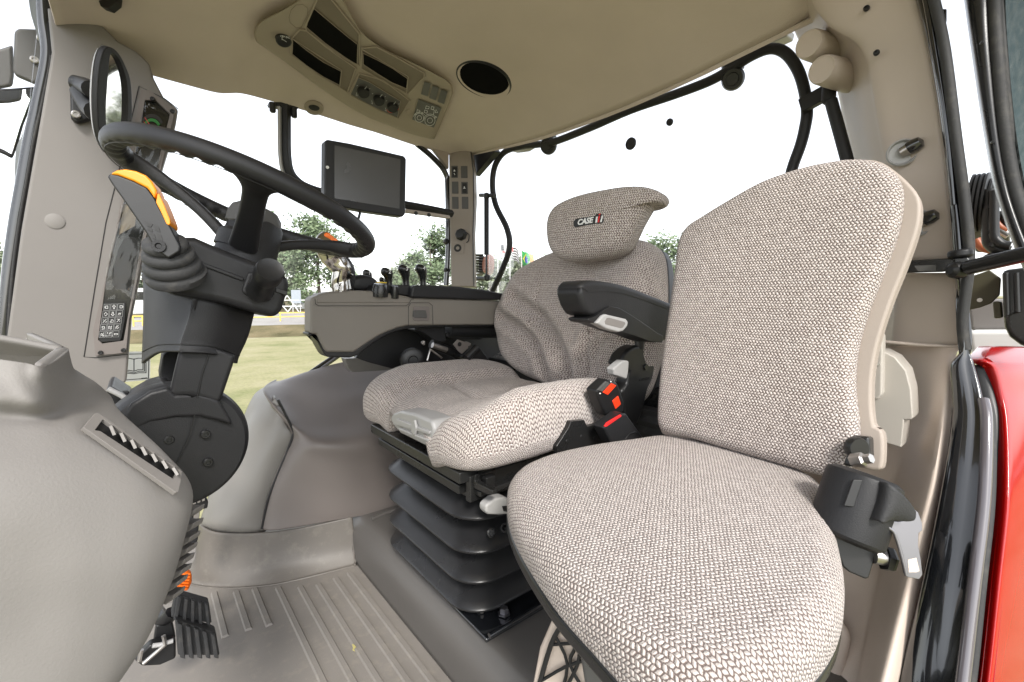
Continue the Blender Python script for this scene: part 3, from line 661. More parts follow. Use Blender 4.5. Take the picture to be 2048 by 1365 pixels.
# keypad
kp = prism('keypad', PP([(209, 606), (252, 606), (250, 640), (243, 676), (240, 682), (200, 685), (197, 678), (203, 640)], y=1.508), .004, 'black', pl_, bev=.001)
glyphs = [[[(-3, -3), (2, -3), (2, 3), (-3, 3), (-3, -3)], [(-5, -2), (-5, 2)]], [[(-1.5, 4), (-1.5, -1), (-4, -1), (0, -5), (4, -1), (1.5, -1), (1.5, 4), (-1.5, 4)]], [[(-2, -3), (3, -3), (3, 3), (-2, 3), (-2, -3)], [(5, -2), (5, 2)]],
          [[(-4, 0), (0, -4), (4, 0), (0, 4), (-3, 2)]], [[(-1.5, -4), (-1.5, 1), (-4, 1), (0, 5), (4, 1), (1.5, 1), (1.5, -4), (-1.5, -4)]], [[(-4, 4), (-1, -2)], [(0, 4), (3, -2)], [(-2, 0), (2, 0)]],
          [[(-4, 4), (4, -4)], [(-4, -2), (-1, -2)], [(1, 3), (4, 3), (4, 1)]], [[(-4, 2), (-1, 2), (-1, -2), (3, -2), (4, 2)], [(-4, 4), (4, 4)]], [[(-4, 4), (4, -4)], [(-4, -3), (0, -3), (0, -1)], [(2, 3), (4, 1)]],
          [[(-3, -3), (2, -3), (3, 1), (-3, 1), (-3, -3)], [(-4, 4), (4, 3)]], [[(-4, 4), (-4, -3), (-1, -3), (-1, 4), (2, 4), (2, -3), (4, -3)]], [[(-4, 4), (3, -4)], [(-4, 1), (0, -4)], [(0, 4), (4, 0)]],
          [[(-4, 4), (4, -4)], [(-4, 0), (-1, -3)], [(1, 4), (4, 4), (4, 1), (1, 1), (1, 4)]], None, [[(-4, -1), (3, -1), (3, 2), (-4, 2), (-4, -1)], [(3, 0), (5, 0)]]]
for r_ in range(5):
    for c_ in range(3):
        cx = 214 + c_ * 14 - r_ * 2.4; cy = 615 + r_ * 13.6 - c_ * .5
        if c_ == 2: cx -= .3
        q = [(cx - 6, cy - 6), (cx + 6, cy - 6), (cx + 5.4, cy + 6), (cx - 6.4, cy + 6)]; kb = prism('key', PP(q, y=1.5055), .003, 'black', kp, bev=.0008)
        strokes('key_outline', [q + [q[0]]], .0005, kp, 'key_print', off=.0012, y=1.505)
        g = glyphs[r_ * 3 + c_]
        if g: strokes('key_symbol', [[(cx + a * .85, cy + b * .85) for a, b in l] for l in g], .0008, kp, 'mark', off=.0012, y=1.505)
        else:
            p = P(cx - .4, cy + 3, y=1.503); text('key_word', 'AUTO', p, P(cx + 5, cy + 2.9, y=1.503) - p, Vector((0, 0, 1)), .0052, 'key_print', kp, ext=.0002, bold=.02); strokes('key_symbol', [[(cx - 3, cy - 1), (cx - 3, cy - 4)], [(cx, cy), (cx + 2, cy - 4)], [(cx + 3, cy - 1), (cx + 4, cy - 4)]], .0009, kp, 'mark', off=.0012, y=1.505)
for a, b in [(305, 198), (345, 223), (201, 706), (247, 701)]: screw(pl_, a, b, 4.2, y=1.503, toward=Vector((-.1, -1, 0)))
disc('cap', 110, 443, 15, 'grey', pl_, toward=Vector((0, -1, 0)), h=.003, y=1.52); disc('cap', 62, 683, 9, 'grey', pl_, toward=Vector((0, -1, 0)), h=.004, y=1.52)
# windscreen edge: black gasket and dotted grey frit
ws = thing('windscreen', 'front windscreen edge with black rubber gasket left of the pillar', 'window', P(8, 670, y=1.6))
gp = [(86, -40), (90, 40), (97, 112), (80, 200), (62, 280), (46, 370), (32, 450), (20, 540), (12, 640), (8, 760)]
tube('gasket', PP(gp, y=1.60), .014, 'gloss_black', ws, n=14); tube('gasket', PP([(a + 5, b) for a, b in gp[2:]], y=1.59), .004, 'rubber', ws, n=8)
M['frit'] = plastic('dotted_frit', (.16, .17, .175), .6, 120, .2, var=.35)
fr = [(55, -20, 84), (62, 30, 86), (82, 110, 92), (62, 200, 78), (46, 265, 60), (32, 300, 56), (28, 370, 44), (20, 450, 30), (9, 540, 18), (3, 700, 10)]
patch('frit_band', [[P(a, b, y=1.63), P(c, b, y=1.62)] for a, b, c in fr], 'frit', ws, su=1, sv=4, solid=.004)
prism('pane', [P(86, -40, y=1.64), P(8, 700, y=1.64), Vector((-1.1, 1.15, .3)), Vector((-1.1, 1.15, 1.5))], .004, 'glass', ws, bev=0, smooth=0)
# exterior mirror with its arm
em = thing('exterior_mirror', 'dark exterior mirror and bolted bracket beyond the windscreen at far left', 'mirror', P(45, 150, y=1.85))
prism('bracket', PP([(28, 62), (36, 56), (88, 58), (90, 70), (80, 150), (72, 168), (30, 150), (25, 140)], y=1.8), .02, 'switch', em, bev=.01, seg=3)
prism('arm', PP([(-40, 108), (0, 96), (25, 88), (27, 150), (24, 172), (0, 176), (-40, 178)], y=1.83), .015, 'switch', em, bev=.01)
for a, b in [(82, 77), (69, 120)]: screw(em, a, b, 7, 'steel', 'bolt', y=1.795, toward=Vector((.1, -1, 0)))
hd_ = [(-60, 178), (20, 176), (75, 172), (60, 215), (46, 250), (35, 290), (24, 318), (10, 310), (-60, 280)]
prism('housing', PP(hd_, y=1.90), .012, 'dark', em, bev=.008); prism('mirror_glass', PP([(-60, 184), (16, 182), (68, 178), (54, 215), (40, 252), (29, 288), (22, 308), (8, 300), (-60, 270)], y=1.896), .004, 'mirror', em, bev=0, vec=Vector((.001, .003, 0)))
# instruction sticker on the side window
bs = thing('window_sticker', 'white sticker with open book symbol on the side window beside the pillar', 'sticker', P(270, 760, y=1.68))
q = [(240, 704), (301, 703), (300, 760), (240, 765)]; mk('sheet', PP(q, y=1.683), [(0, 1, 2, 3)], 'paper', bs, smooth=0)
bk = [[(268, 718), (268, 742)], [(252, 718), (258, 717), (268, 719), (276, 717), (286, 717)], [(286, 717), (286, 740)], [(252, 742), (258, 741), (268, 743), (276, 740), (286, 740)], [(289, 719), (289, 743), (278, 743), (268, 746), (254, 744)], [(292, 721), (292, 746), (278, 746), (268, 748), (254, 747)], [(243, 709), (298, 708), (297, 757), (243, 761)]]
strokes('book_symbol', bk, .0022, bs, 'mark_black', off=.001, y=1.683); strokes('fine_print', [[(283, 757), (294, 756)]], .0016, bs, 'mark_black', off=.0012, y=1.683)

# ================================================================ interior mirror
im = thing('interior_mirror', 'tall black-rimmed interior mirror hanging on the front pillar', 'mirror', P(160, 205, y=1.42))
mo = zz(1, [(612, 290), (650, 278), (695, 312), (735, 385), (765, 470), (774, 600), (768, 740), (720, 850), (655, 905), (612, 858), (582, 770), (570, 640), (572, 500), (585, 370)])
mi = zz(1, [(645, 335), (655, 318), (685, 335), (712, 385), (738, 475), (746, 600), (738, 740), (710, 800), (665, 842), (640, 812), (626, 760), (622, 640), (630, 500), (638, 400)])
mn = Vector((.86, -.5, -.24)).normalized(); mp = (P(222, 200, y=1.22), mn)
MO = cr(PP(mo, pl=mp), 3, True); MI = cr(PP(mi, pl=mp), 3, True)
frame('rim', MO, MI, .010, 'dark', im, bev=.004, seg=3)
c0 = sum(MO, Vector()) / len(MO)
loft('back_housing', [[p - mn * .0105 for p in MO], [c0 + (p - c0) * .95 - mn * .014 for p in MO], [c0 + (p - c0) * .7 - mn * .022 for p in MO], [c0 + (p - c0) * .2 - mn * .026 for p in MO]], 'lever_grey', im, su=1)
prism('mirror_glass', [p - mn * .006 for p in MI], .003, 'mirror', im, bev=0, vec=-mn * .003)
prism('mount_plate', PP(zz(1, [(408, 525), (430, 512), (450, 512), (480, 545), (540, 590), (556, 690), (480, 712), (440, 716), (412, 690)]), y=1.50), .02, 'black', im, bev=.005)
tube('mount_arm', [P(152, 168, y=1.47), P(168, 172, y=1.45), P(184, 180, y=1.38)], .018, 'black', im, n=14, sm=3); tube('mount_stem', [P(162, 185, y=1.47), P(180, 215, y=1.42), P(192, 225, y=1.36)], .02, 'black', im, n=12, sm=2)
for a, b in [(150, 186), (152, 229)]: screw(im, a, b, 7.5, 'steel', 'bolt', y=1.492, toward=Vector((.1, -1, 0)))

# ================================================================ near dash body at the lower left
dc = thing('dash_console', 'large pale grey dash body with tray and vents in the left foreground', 'dashboard', P(150, 1100, y=.55))
def yy(a, b): return .5
rows_px = [
 [(-160, 705, .50), (-60, 712, .49), (0, 719, .485), (50, 726, .485), (92, 731, .495), (136, 701, .585)],
 [(-160, 740, .49), (-60, 745, .485), (0, 750, .48), (50, 756, .48), (100, 752, .495), (150, 746, .58)],
 [(-160, 785, .475), (-60, 790, .47), (20, 798, .472), (80, 804, .478), (130, 786, .52), (186, 766, .585)],
 [(-160, 822, .475), (-60, 826, .475), (20, 832, .482), (90, 834, .492), (160, 816, .53), (220, 796, .60)],
 [(-160, 860, .47), (-60, 862, .465), (30, 862, .47), (110, 860, .478), (180, 848, .50), (240, 828, .56)],
 [(-160, 940, .44), (-60, 940, .44), (40, 940, .445), (150, 938, .455), (260, 925, .475), (330, 912, .50)],
 [(-160, 1030, .43), (-60, 1030, .43), (60, 1030, .435), (180, 1028, .445), (310, 1010, .465), (384, 985, .50)],
 [(-160, 1130, .43), (-60, 1130, .43), (60, 1130, .435), (180, 1130, .44), (300, 1125, .455), (366, 1090, .49)],
 [(-160, 1230, .44), (-60, 1230, .435), (60, 1230, .44), (170, 1232, .445), (268, 1235, .46), (334, 1190, .49)],
 [(-160, 1330, .45), (-60, 1330, .445), (50, 1335, .445), (150, 1340, .45), (232, 1345, .465), (286, 1290, .49)],
 [(-160, 1480, .46), (-60, 1480, .455), (40, 1480, .455), (110, 1480, .46), (150, 1480, .47), (175, 1440, .49)]]
rows = []
for r_ in rows_px:
    q = [P(a, b, y=c) for a, b, c in r_]; e_ = q[-1]; q += [e_ + Vector((-.008, .05, 0)), e_ + Vector((-.03, .16, 0)), e_ + Vector((-.06, .30, 0))]; rows.append(q)
patch('body', rows, 'grey', dc, su=7, sv=7, solid=.006, smooth=75)
# tray on top: lip, far wall and floor
tr_ = [[P(a, b, y=.625) for a, b in [(-160, 650), (0, 673), (70, 685), (128, 695)]], [P(a, b + 6, y=.615) for a, b in [(-160, 651), (0, 674), (66, 686), (118, 697)]], [P(a, b, y=.635) for a, b in [(-160, 690), (0, 704), (60, 712), (108, 716)]], [P(a, b, y=.66) for a, b in [(-160, 730), (0, 742), (50, 746), (96, 744)]]]  # far wall overhangs, shaped so that it turns darker
patch('tray_lip', [[p + Vector((-.002, .03, -.03)) for p in tr_[0]]] + tr_, 'grey', dc, su=4, sv=4, solid=.004)
patch('tray_end_rim', [[P(70, 727, y=.49), P(84, 729, y=.49), P(93, 733, y=.492)], [P(92, 711, y=.535), P(104, 712, y=.535), P(115, 718, y=.537)], [P(112, 697, y=.59), P(126, 696, y=.59), P(137, 701, y=.592)]], 'grey', dc, su=4, sv=4, solid=.006)
# slanting air vent on the shoulder
vq = zz(15, [(632, 815), (722, 708), (745, 706), (1380, 1150), (1372, 1225), (1352, 1308), (1335, 1310), (668, 838)])
vi = zz(15, [(722, 836), (780, 757), (790, 757), (1352, 1140), (1340, 1165), (1320, 1202), (1310, 1204), (770, 845)])
vn = (P(175, 850, y=.478), (P(360, 975, y=.464) - P(175, 850, y=.478)).cross(P(190, 828, y=.490) - P(172, 855, y=.476)).normalized())
if vn[1].dot(EYE - vn[0]) < 0: vn = (vn[0], -vn[1])
vt = frame('vent_frame', PP(vq, pl=vn), PP(vi, pl=vn), .004, 'pillar', dc, bev=.0015)
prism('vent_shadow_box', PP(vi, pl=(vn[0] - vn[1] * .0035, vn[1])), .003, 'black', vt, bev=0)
for i in range(7):
    t = (i + .9) / 7.2; a = Vector((780, 760)).lerp(Vector((1352, 1142)), t); b = Vector((735, 838)).lerp(Vector((1312, 1204)), t - .02)
    q = zz(15, [(a.x - 26, a.y + 2), (a.x + 8, a.y + 4), (b.x + 70, b.y - 20), (b.x + 60, b.y + 2)])
    A = PP(q[:1] + q[3:], pl=(vn[0] + vn[1] * .004, vn[1])); B = PP(q[1:3], pl=(vn[0] - vn[1] * .009, vn[1]))
    mk('vent_blade', [A[0], B[0], B[1], A[1]], [(0, 1, 2, 3)], 'pillar', vt, solid=.002, smooth=0)
# louvres down the edge
for i, (a, b) in enumerate([(378, 1030), (376, 1058), (370, 1085), (364, 1108), (358, 1130), (352, 1152), (344, 1175), (338, 1200)]):
    c = P(a, b, y=.53); s = depth(c) / F
    q = [c + (-22 * RT + 10 * UP) * s, c + (2 * RT + 9 * UP) * s, c + (12 * RT + 12 * UP) * s, c + (8 * RT + 0 * UP) * s, c + (-8 * RT - 11 * UP) * s, c + (-24 * RT - 10 * UP) * s]
    prism('louvre', q, .016, 'pillar', dc, bev=.0015)
prism('louvre_back', [P(366, 1015, y=.56), P(384, 1040, y=.56), P(372, 1100, y=.56), P(346, 1200, y=.56), P(330, 1212, y=.56), P(330, 1100, y=.56)], .05, 'taupe_dark', dc, bev=.001)
# dark dash part between console and column
lb = thing('lower_dash', 'dark trim wedge between the pale dash body and the column disc', 'trim', P(220, 830, y=.95))
prism('cover', PP([(212, 780), (222, 772), (262, 798), (262, 850), (205, 830)], y=.95), .12, 'dark', lb, bev=.004); tube('rim_strip', PP([(216, 778), (240, 790), (262, 803)], y=.93), .004, 'lever_grey', lb, sm=1)
box('clip', P(243, 790, y=.97), (.02, .01, .012), 'dark', lb)

# ================================================================ steering column
sc_ = thing('steering_column', 'charcoal steering column with round pivot cover and flared shroud', 'steering column', P(375, 1000, y=.86))
dcn = P(360, 895, y=.83); lathe('pivot_cover', dcn, Vector((.10, -1, .02)), [(.088, -.075), (.094, -.06), (.0965, -.03), (.096, -.012), (.092, -.001), (.086, .0045), (.04, .006), (.001, .006)], 'dark', sc_, n=64, smooth=25)
for a, b in [(338, 880), (411, 869), (416, 925)]: screw(sc_, a, b, 9, 'black', y=.824, toward=Vector((.10, -1, .02)))
tube('cover_seam', PP([(392, 800), (392, 817), (380, 870), (352, 930)], y=.8215), .0008, 'mark_black', sc_, n=6, sm=1)
# shoulder hood over the disc
hs_ = PP([(241, 838), (262, 808), (300, 785), (337, 775), (352, 790), (400, 788), (438, 800), (460, 836), (466, 852), (440, 843), (400, 834), (350, 836), (300, 846), (262, 866)], y=.82)
prism('hood', hs_, .14, 'dark', sc_, bev=.008, seg=4)
loft('lower_column', [PP([(336, 792), (385, 788), (440, 806), (452, 800), (400, 770), (345, 775)], y=.82)[:3] + PP([(440, 806), (395, 800), (340, 794)], y=.98),
                      PP([(360, 690), (412, 684), (472, 712)], y=.82) + PP([(470, 706), (415, 684), (362, 690)], y=.98)], 'dark', sc_, su=1, bev=.006)
tube('column_seam', PP([(394, 796), (405, 745), (421, 700)], y=.818), .0008, 'mark_black', sc_, n=6, sm=1)
prism('rear_cover', PP([(326, 708), (360, 690), (350, 790), (338, 790), (321, 772), (319, 750)], y=.93), .06, 'dark', sc_, bev=.012, seg=3)
sh = [[P(286, 560, y=.93), P(330, 566, y=.87), P(389, 590, y=.82), P(396, 590, y=.815), P(450, 605, y=.82), P(510, 622, y=.87)],
      [P(286, 640, y=.93), P(322, 640, y=.87), P(374, 640, y=.82), P(382, 640, y=.812), P(440, 660, y=.82), P(497, 672, y=.87)],
      [P(284, 704, y=.93), P(315, 690, y=.87), P(358, 689, y=.82), P(366, 689, y=.812), P(430, 694, y=.82), P(479, 712, y=.87)],
      [P(283, 727, y=.925), P(315, 706, y=.865), P(357, 704, y=.815), P(366, 704, y=.808), P(430, 708, y=.815), P(475, 727, y=.865)]]
patch('shroud', sh, 'dark', sc_, su=5, sv=3, solid=.004)
tube('shroud_seam', [p + Vector((0, -.0015, 0)) for p in cr(sh[2], 3)], .0008, 'mark_black', sc_, n=6, sm=1)
# switch housing
ho = PP([(352, 474), (390, 474), (450, 500), (512, 524), (560, 545), (581, 556), (580, 575), (566, 620), (556, 636), (540, 634), (506, 624), (440, 606), (350, 590), (316, 574), (304, 556), (304, 500), (322, 482)], y=.80)
hb = prism('switch_housing', ho, .15, 'dark', sc_, bev=.012, seg=4)
prism('housing_band', PP([(404, 524), (489, 556), (487, 564), (402, 532)], y=.797), .006, 'dark', hb, bev=.002)
prism('housing_clip', PP([(552, 575), (576, 584), (574, 592), (551, 584)], y=.797), .006, 'black', hb, bev=.001)
kb = PP([(495, 545), (512, 543), (545, 560), (552, 585), (540, 605), (520, 604), (484, 588), (483, 578)], y=.797)
prism('knob_base', kb, .012, 'dark', sc_, bev=.005, seg=3)
kd = (EYE - P(530, 555, y=.72)).normalized() * .8 + UP * .45 + RT * .22
lathe('tilt_knob', P(520, 582, y=.79), kd, [(.019, 0), (.0165, .01), (.016, .04), (.0185, .045), (.0195, .05), (.0195, .066), (.0178, .0705), (.016, .0695), (.001, .0695)], 'black', sc_, n=40)
# hub tower under the wheel and knurled centre knob
WC = Vector((.165, .896, .904)); WN = Vector((math.sin(.355), 0, math.cos(.355)))
hubc = P(494, 488, y=.896)
lathe('hub_tower', P(492, 512, y=.896), WN, [(.049, -.03), (.047, 0), (.044, .03), (.041, .058), (.038, .062)], 'dark_leather', sc_, n=40)
# shuttle lever: rubber gaiter, ribbed handle, orange caps
lv = thing('shuttle_lever', 'black shuttle lever with two orange caps rising from a ribbed rubber boot', 'lever', P(345, 545, y=.80))
gx = (P(322, 480, y=.78) - P(352, 560, y=.80)).normalized()
lathe('gaiter', P(352, 550, y=.795), gx + Vector((0, -.25, 0)), [(a * .9, b * .95) for a, b in [(.038, -.006), (.040, .004), (.034, .009), (.037, .014), (.035, .022), (.029, .026), (.033, .031), (.031, .039), (.024, .042), (.028, .048), (.026, .055), (.016, .058)]], 'rubber', lv, n=40, sx=1, sy=1.05, smooth=60)
lp = (P(300, 450, y=.755), Vector((-.28, -.95, .1)).normalized())
g1 = PP(zz(11, [(50, 452), (66, 430), (130, 440), (240, 482), (345, 535), (400, 610), (440, 690), (520, 830), (585, 960), (580, 1000), (500, 1050), (470, 1030), (400, 985), (340, 870), (250, 740), (160, 610), (95, 520)]), pl=lp)
prism('handle', g1, .034, 'black', lv, bev=.005, seg=3)
for a in [[(316, 770), (352, 790), (385, 800), (372, 822), (345, 815)], [(345, 838), (386, 860), (380, 836), (352, 822)][::-1], [(392, 802), (430, 822), (440, 860), (402, 842)], [(362, 860), (398, 872), (408, 910), (382, 905)], [(410, 862), (446, 880), (462, 930), (424, 915)]]:
    prism('rib_hole_shade', PP(zz(11, a), pl=(lp[0] + lp[1] * .0008, lp[1])), .002, 'mark_black', lv, bev=0, smooth=0)  # flat black patches painting the shade inside the rib holes
lathe('pivot_screw', P(318, 493, pl=(lp[0], lp[1])), lp[1], [(.008, 0), (.008, .003), (.004, .003), (.003, .001)], 'dark', lv, n=16)
prism('orange_cap', PP(zz(11, [(66, 430), (120, 402), (185, 394), (260, 408), (335, 440), (378, 485), (412, 548), (412, 575), (396, 612), (372, 572), (345, 535), (240, 482), (130, 440)]), pl=(lp[0] + lp[1] * .0015, lp[1])), .036, 'orange', lv, bev=.004, seg=3)
prism('orange_cap', PP(zz(11, [(418, 578), (432, 574), (470, 660), (512, 770), (514, 796), (500, 808), (484, 796), (440, 700), (408, 640)]), pl=(lp[0] + lp[1] * .0015, lp[1])), .036, 'orange', lv, bev=.004, seg=3)

# ================================================================ steering wheel
sw = thing('steering_wheel', 'black grained steering wheel with moulded finger grips', 'steering wheel', P(494, 488, y=.896))
RW = .19; wa = WN.cross(Vector((0, 1, 0))).normalized(); wb = WN.cross(wa)   # wa ~ along x, wb ~ along y
V = []; Fs = []; NB, NC = 288, 20
def near_arc(t): return t
for i in range(NB):
    t = 2 * math.pi * i / NB; rad = wa * math.cos(t) + wb * math.sin(t)
    for q in range(NC):
        a = 2 * math.pi * q / NC; r0 = .0155
        under = max(0, -math.cos(a - 2.2 - math.pi)) if False else max(0, math.cos(a - R(215)))     # inner underside
        g = math.sin(t * 44); mask = .5 + .5 * math.tanh(6 * (abs(math.sin(1.5 * t + .6)) - .35))
        rr = r0 * (1 + .05 * math.cos(2 * a)) - .0055 * under ** .8 * (.5 + .5 * g) * mask
        V.append(WC + rad * (RW + math.cos(a) * rr) + WN * math.sin(a) * rr)
for i in range(NB):
    for q in range(NC): Fs.append((i * NC + q, i * NC + (q + 1) % NC, ((i + 1) % NB) * NC + (q + 1) % NC, ((i + 1) % NB) * NC + q))
mk('rim', V, Fs, 'dark_leather', sw, smooth=180)
tube('rim_seam', [WC + (wa * math.cos(2 * math.pi * i / 72) + wb * math.sin(2 * math.pi * i / 72)) * (RW + .0055) - WN * .0157 for i in range(72)], .0006, 'mark_black', sw, n=5, sm=1, closed=True)
HB = P(494, 478, y=.896)
def rimpt(px, py):
    best = min(range(360), key=lambda k: ((lambda p: (CX + F * (p - EYE).dot(RT) / depth(p) - px) ** 2 + (CY - F * (p - EYE).dot(UP) / depth(p) - py) ** 2)(WC + (wa * math.cos(R(k)) + wb * math.sin(R(k))) * RW)))
    return WC + (wa * math.cos(R(best)) + wb * math.sin(R(best))) * RW, (wa * math.cos(R(best)) + wb * math.sin(R(best)))
def spoke(px, py, hub, hw):
    p, rd = rimpt(px, py); tg = WN.cross(rd); c = hub; d = (p - c); secs = []
    for t, w, th in [(0, hw, .009), (.3, hw * .84, .008), (.65, hw * .80, .009), (.82, hw * 1.05, .0115), (.93, hw * 1.7, .013), (1.0, hw * 2.5, .013)]:
        q = c + d * t + WN * (.012 * math.sin(t * math.pi)); sd = tg * w; dn = d.normalized().cross(tg).normalized() * th
        if t > .9: q = q
        secs.append([q - sd, q - sd * .75 + dn, q + sd * .75 + dn, q + sd, q + sd * .75 - dn, q - sd * .75 - dn])
    return loft('spoke', secs, 'dark_leather', sw, su=3, sv=4, smooth=60)
spoke(515, 352, P(487, 492, y=.85), .021)
spoke(262, 320, P(455, 478, y=.92), .017)
spoke(700, 498, P(520, 500, y=.92), .017)
lathe('hub', P(493, 492, y=.896), WN, [(.046, -.012), (.046, .012), (.040, .018), (.001, .018)], 'dark_leather', sw, n=40)
lathe('centre_knob', P(500, 468, y=.896), WN, [(.036, .006), (.040, .009), (.041, .026), (.038, .038), (.031, .045), (.001, .046)], 'switch', sw, n=96, flute=(8, .03, 1, 3))
lathe('spoke_plug', P(502, 463, y=.822), EYE - P(502, 463, y=.822), [(.0075, -.004), (.0075, .0), (.006, .0006), (.001, .0006)], 'dark', sw, n=20)
# ================================================================ overhead console in the ceiling
oc = thing('overhead_console', 'brown overhead console with cubbies, dials and work light panel in the ceiling', 'console', onceil(740, 150))
cn = cnorm(onceil(720, 190)); cn = Vector((0, -.44, -.9)).normalized()
c0 = onceil(700, 180)
OP = ('c', .02); OPc = lambda off: ('c', .02 + off)
oo = zz(2, [(36, 210), (42, 170), (75, 125), (200, 60), (330, -20), (420, -60), (520, -30), (640, 175), (760, 275), (900, 345), (1020, 402), (1130, 462), (1165, 490), (1176, 530), (1165, 580), (1080, 785), (1060, 806), (1020, 800), (930, 775), (800, 725), (690, 682), (560, 608), (440, 530), (330, 452), (200, 355), (100, 285), (50, 250)])
OO = PP(oo, pl=OP)
def conf(name, px, off, t, mat, par, rings=10, edge=0, dense=6, smooth=50, bev=0):
    """a thin skin following the ceiling: outline in photo px, star-shaped"""
    o = []
    for i, a in enumerate(px):
        b = px[(i + 1) % len(px)]; n = max(1, int(math.hypot(b[0] - a[0], b[1] - a[1]) / dense))
        o += [(a[0] + (b[0] - a[0]) * k / n, a[1] + (b[1] - a[1]) * k / n) for k in range(n)]
    cx = sum(p[0] for p in o) / len(o); cy = sum(p[1] for p in o) / len(o); n = len(o); V = [P(cx, cy, pl=('c', off))]; Fs = []
    for r_ in range(1, rings + 1):
        s = r_ / rings
        for p in o: V.append(P(cx + (p[0] - cx) * s, cy + (p[1] - cy) * s, pl=('c', off)))
    Fs = [(0, 1 + k, 1 + (k + 1) % n) for k in range(n)]
    for r_ in range(rings - 1): Fs += [(1 + r_ * n + k, 1 + (r_ + 1) * n + k, 1 + (r_ + 1) * n + (k + 1) % n, 1 + r_ * n + (k + 1) % n) for k in range(n)]
    m = 1 + (rings - 1) * n; W = [P(p[0], p[1], pl=('c', off - t * .3)) for p in [(cx + (q[0] - cx) * (1 + edge), cy + (q[1] - cy) * (1 + edge)) for q in o]]; W2 = [P(p[0], p[1], pl=('c', off - t)) for p in [(cx + (q[0] - cx) * (1 + edge * 1.6), cy + (q[1] - cy) * (1 + edge * 1.6)) for q in o]]
    i0 = len(V); V += W + W2
    for k in range(n): j = (k + 1) % n; Fs += [(m + k, i0 + k, i0 + j, m + j), (i0 + k, i0 + n + k, i0 + n + j, i0 + j)]
    return mk(name, V, Fs, mat, par, smooth=smooth)
body = conf('body', [tuple(v) for v in cr([Vector(p) for p in oo], 3, True)], .02, .022, 'over', oc, rings=14, edge=.012)
def opoly(name, k, pts, off, t, mat, par, bev=.0015, **kw): return conf(name, zz(k, pts), .02 + off, t, mat, par, rings=5)
# flat pockets along the inboard side, their depth painted as shade
def pocket(name, pts, dark, darkmat='shade_and_grille'):
    """raised moulding with a darker floor and dark insert painted as shade of depth"""
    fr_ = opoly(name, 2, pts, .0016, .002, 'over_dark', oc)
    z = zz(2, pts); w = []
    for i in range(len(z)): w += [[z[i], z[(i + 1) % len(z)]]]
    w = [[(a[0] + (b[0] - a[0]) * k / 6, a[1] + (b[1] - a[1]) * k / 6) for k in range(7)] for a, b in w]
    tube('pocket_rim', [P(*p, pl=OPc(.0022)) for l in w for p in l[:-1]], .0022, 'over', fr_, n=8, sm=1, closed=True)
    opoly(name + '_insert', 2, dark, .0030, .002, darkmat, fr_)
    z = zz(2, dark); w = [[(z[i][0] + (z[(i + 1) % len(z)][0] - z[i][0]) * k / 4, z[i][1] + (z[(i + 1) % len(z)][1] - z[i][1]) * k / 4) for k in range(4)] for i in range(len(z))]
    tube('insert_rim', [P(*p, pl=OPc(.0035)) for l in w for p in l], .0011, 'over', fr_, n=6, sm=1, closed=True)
    return fr_
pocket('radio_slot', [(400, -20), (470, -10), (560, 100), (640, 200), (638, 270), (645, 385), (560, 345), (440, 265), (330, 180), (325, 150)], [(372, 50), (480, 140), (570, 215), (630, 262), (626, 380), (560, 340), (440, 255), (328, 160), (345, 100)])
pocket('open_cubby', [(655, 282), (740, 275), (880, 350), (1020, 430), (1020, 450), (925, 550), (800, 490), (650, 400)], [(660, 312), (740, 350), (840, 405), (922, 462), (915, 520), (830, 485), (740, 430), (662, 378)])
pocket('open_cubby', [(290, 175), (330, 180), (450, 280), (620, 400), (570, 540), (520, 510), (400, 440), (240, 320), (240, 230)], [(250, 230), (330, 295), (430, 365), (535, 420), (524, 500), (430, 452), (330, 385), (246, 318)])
for a in ([(655, 290), (925, 450), (915, 548)], [(242, 225), (535, 412), (525, 508)]):
    strokes('cubby_edge', [zz(2, a)], .0022, oc, 'over', off=.004, pl=OPc(.004))
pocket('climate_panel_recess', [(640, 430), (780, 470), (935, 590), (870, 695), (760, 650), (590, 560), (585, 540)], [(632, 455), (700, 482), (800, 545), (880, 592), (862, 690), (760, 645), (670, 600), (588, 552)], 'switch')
for a, b, r in [(662, 533, 34), (752, 580, 32), (832, 622, 31)]:
    q = zz(2, [(a, b)])[0]; c = P(*q, pl=OPc(.005)); rr = r / 2.923 / F * depth(c)
    k = thing_k = lathe('dial_knob', c, cn, [(rr * 1.05, 0), (rr, .010), (rr * .9, .013), (.001, .013)], 'black', oc, n=28)
    strokes('dial_pointer', [[(q[0] + 3, q[1] - 4), (q[0] + 7, q[1] - 9)]], .0012, k, 'mark', pl=(c + cn * .0135, cn))
    strokes('dial_scale', [[(q[0] - 13 + i * 5, q[1] - 10 + 6 * (i % 2)), (q[0] - 11 + i * 5, q[1] - 11 + 6 * (i % 2))] for i in (0, 5)] + [[(q[0] - 15, q[1] + 8), (q[0] - 12, q[1] + 10), (q[0] - 14, q[1] + 3)]], .0009, k, 'mark', pl=OPc(.0055))
    if a == 832: strokes('red_scale', [circ2(q[0], q[1], 13.5, 10, 20, 150)], .0012, k, 'red_plastic', pl=OPc(.0055))
for (a, b) in [(1030, 522), (1078, 545), (1127, 567)]:
    q = [(a - 11, b - 42), (a + 28, b - 31), (a + 8, b + 44), (a - 31, b + 30)]; opoly('blank_switch', 2, q, .004, .003, 'switch', oc, bev=.0012)
c = P(*zz(2, [(195, 232)])[0], pl=OPc(.003)); rr = 42 / 2.923 / F * depth(c)
sk = lathe('power_socket', c, cn, [(rr * 1.02, -.004), (rr, .006), (rr * .85, .008), (.001, .007)], 'black', oc, n=32); q = zz(2, [(202, 232)])[0]
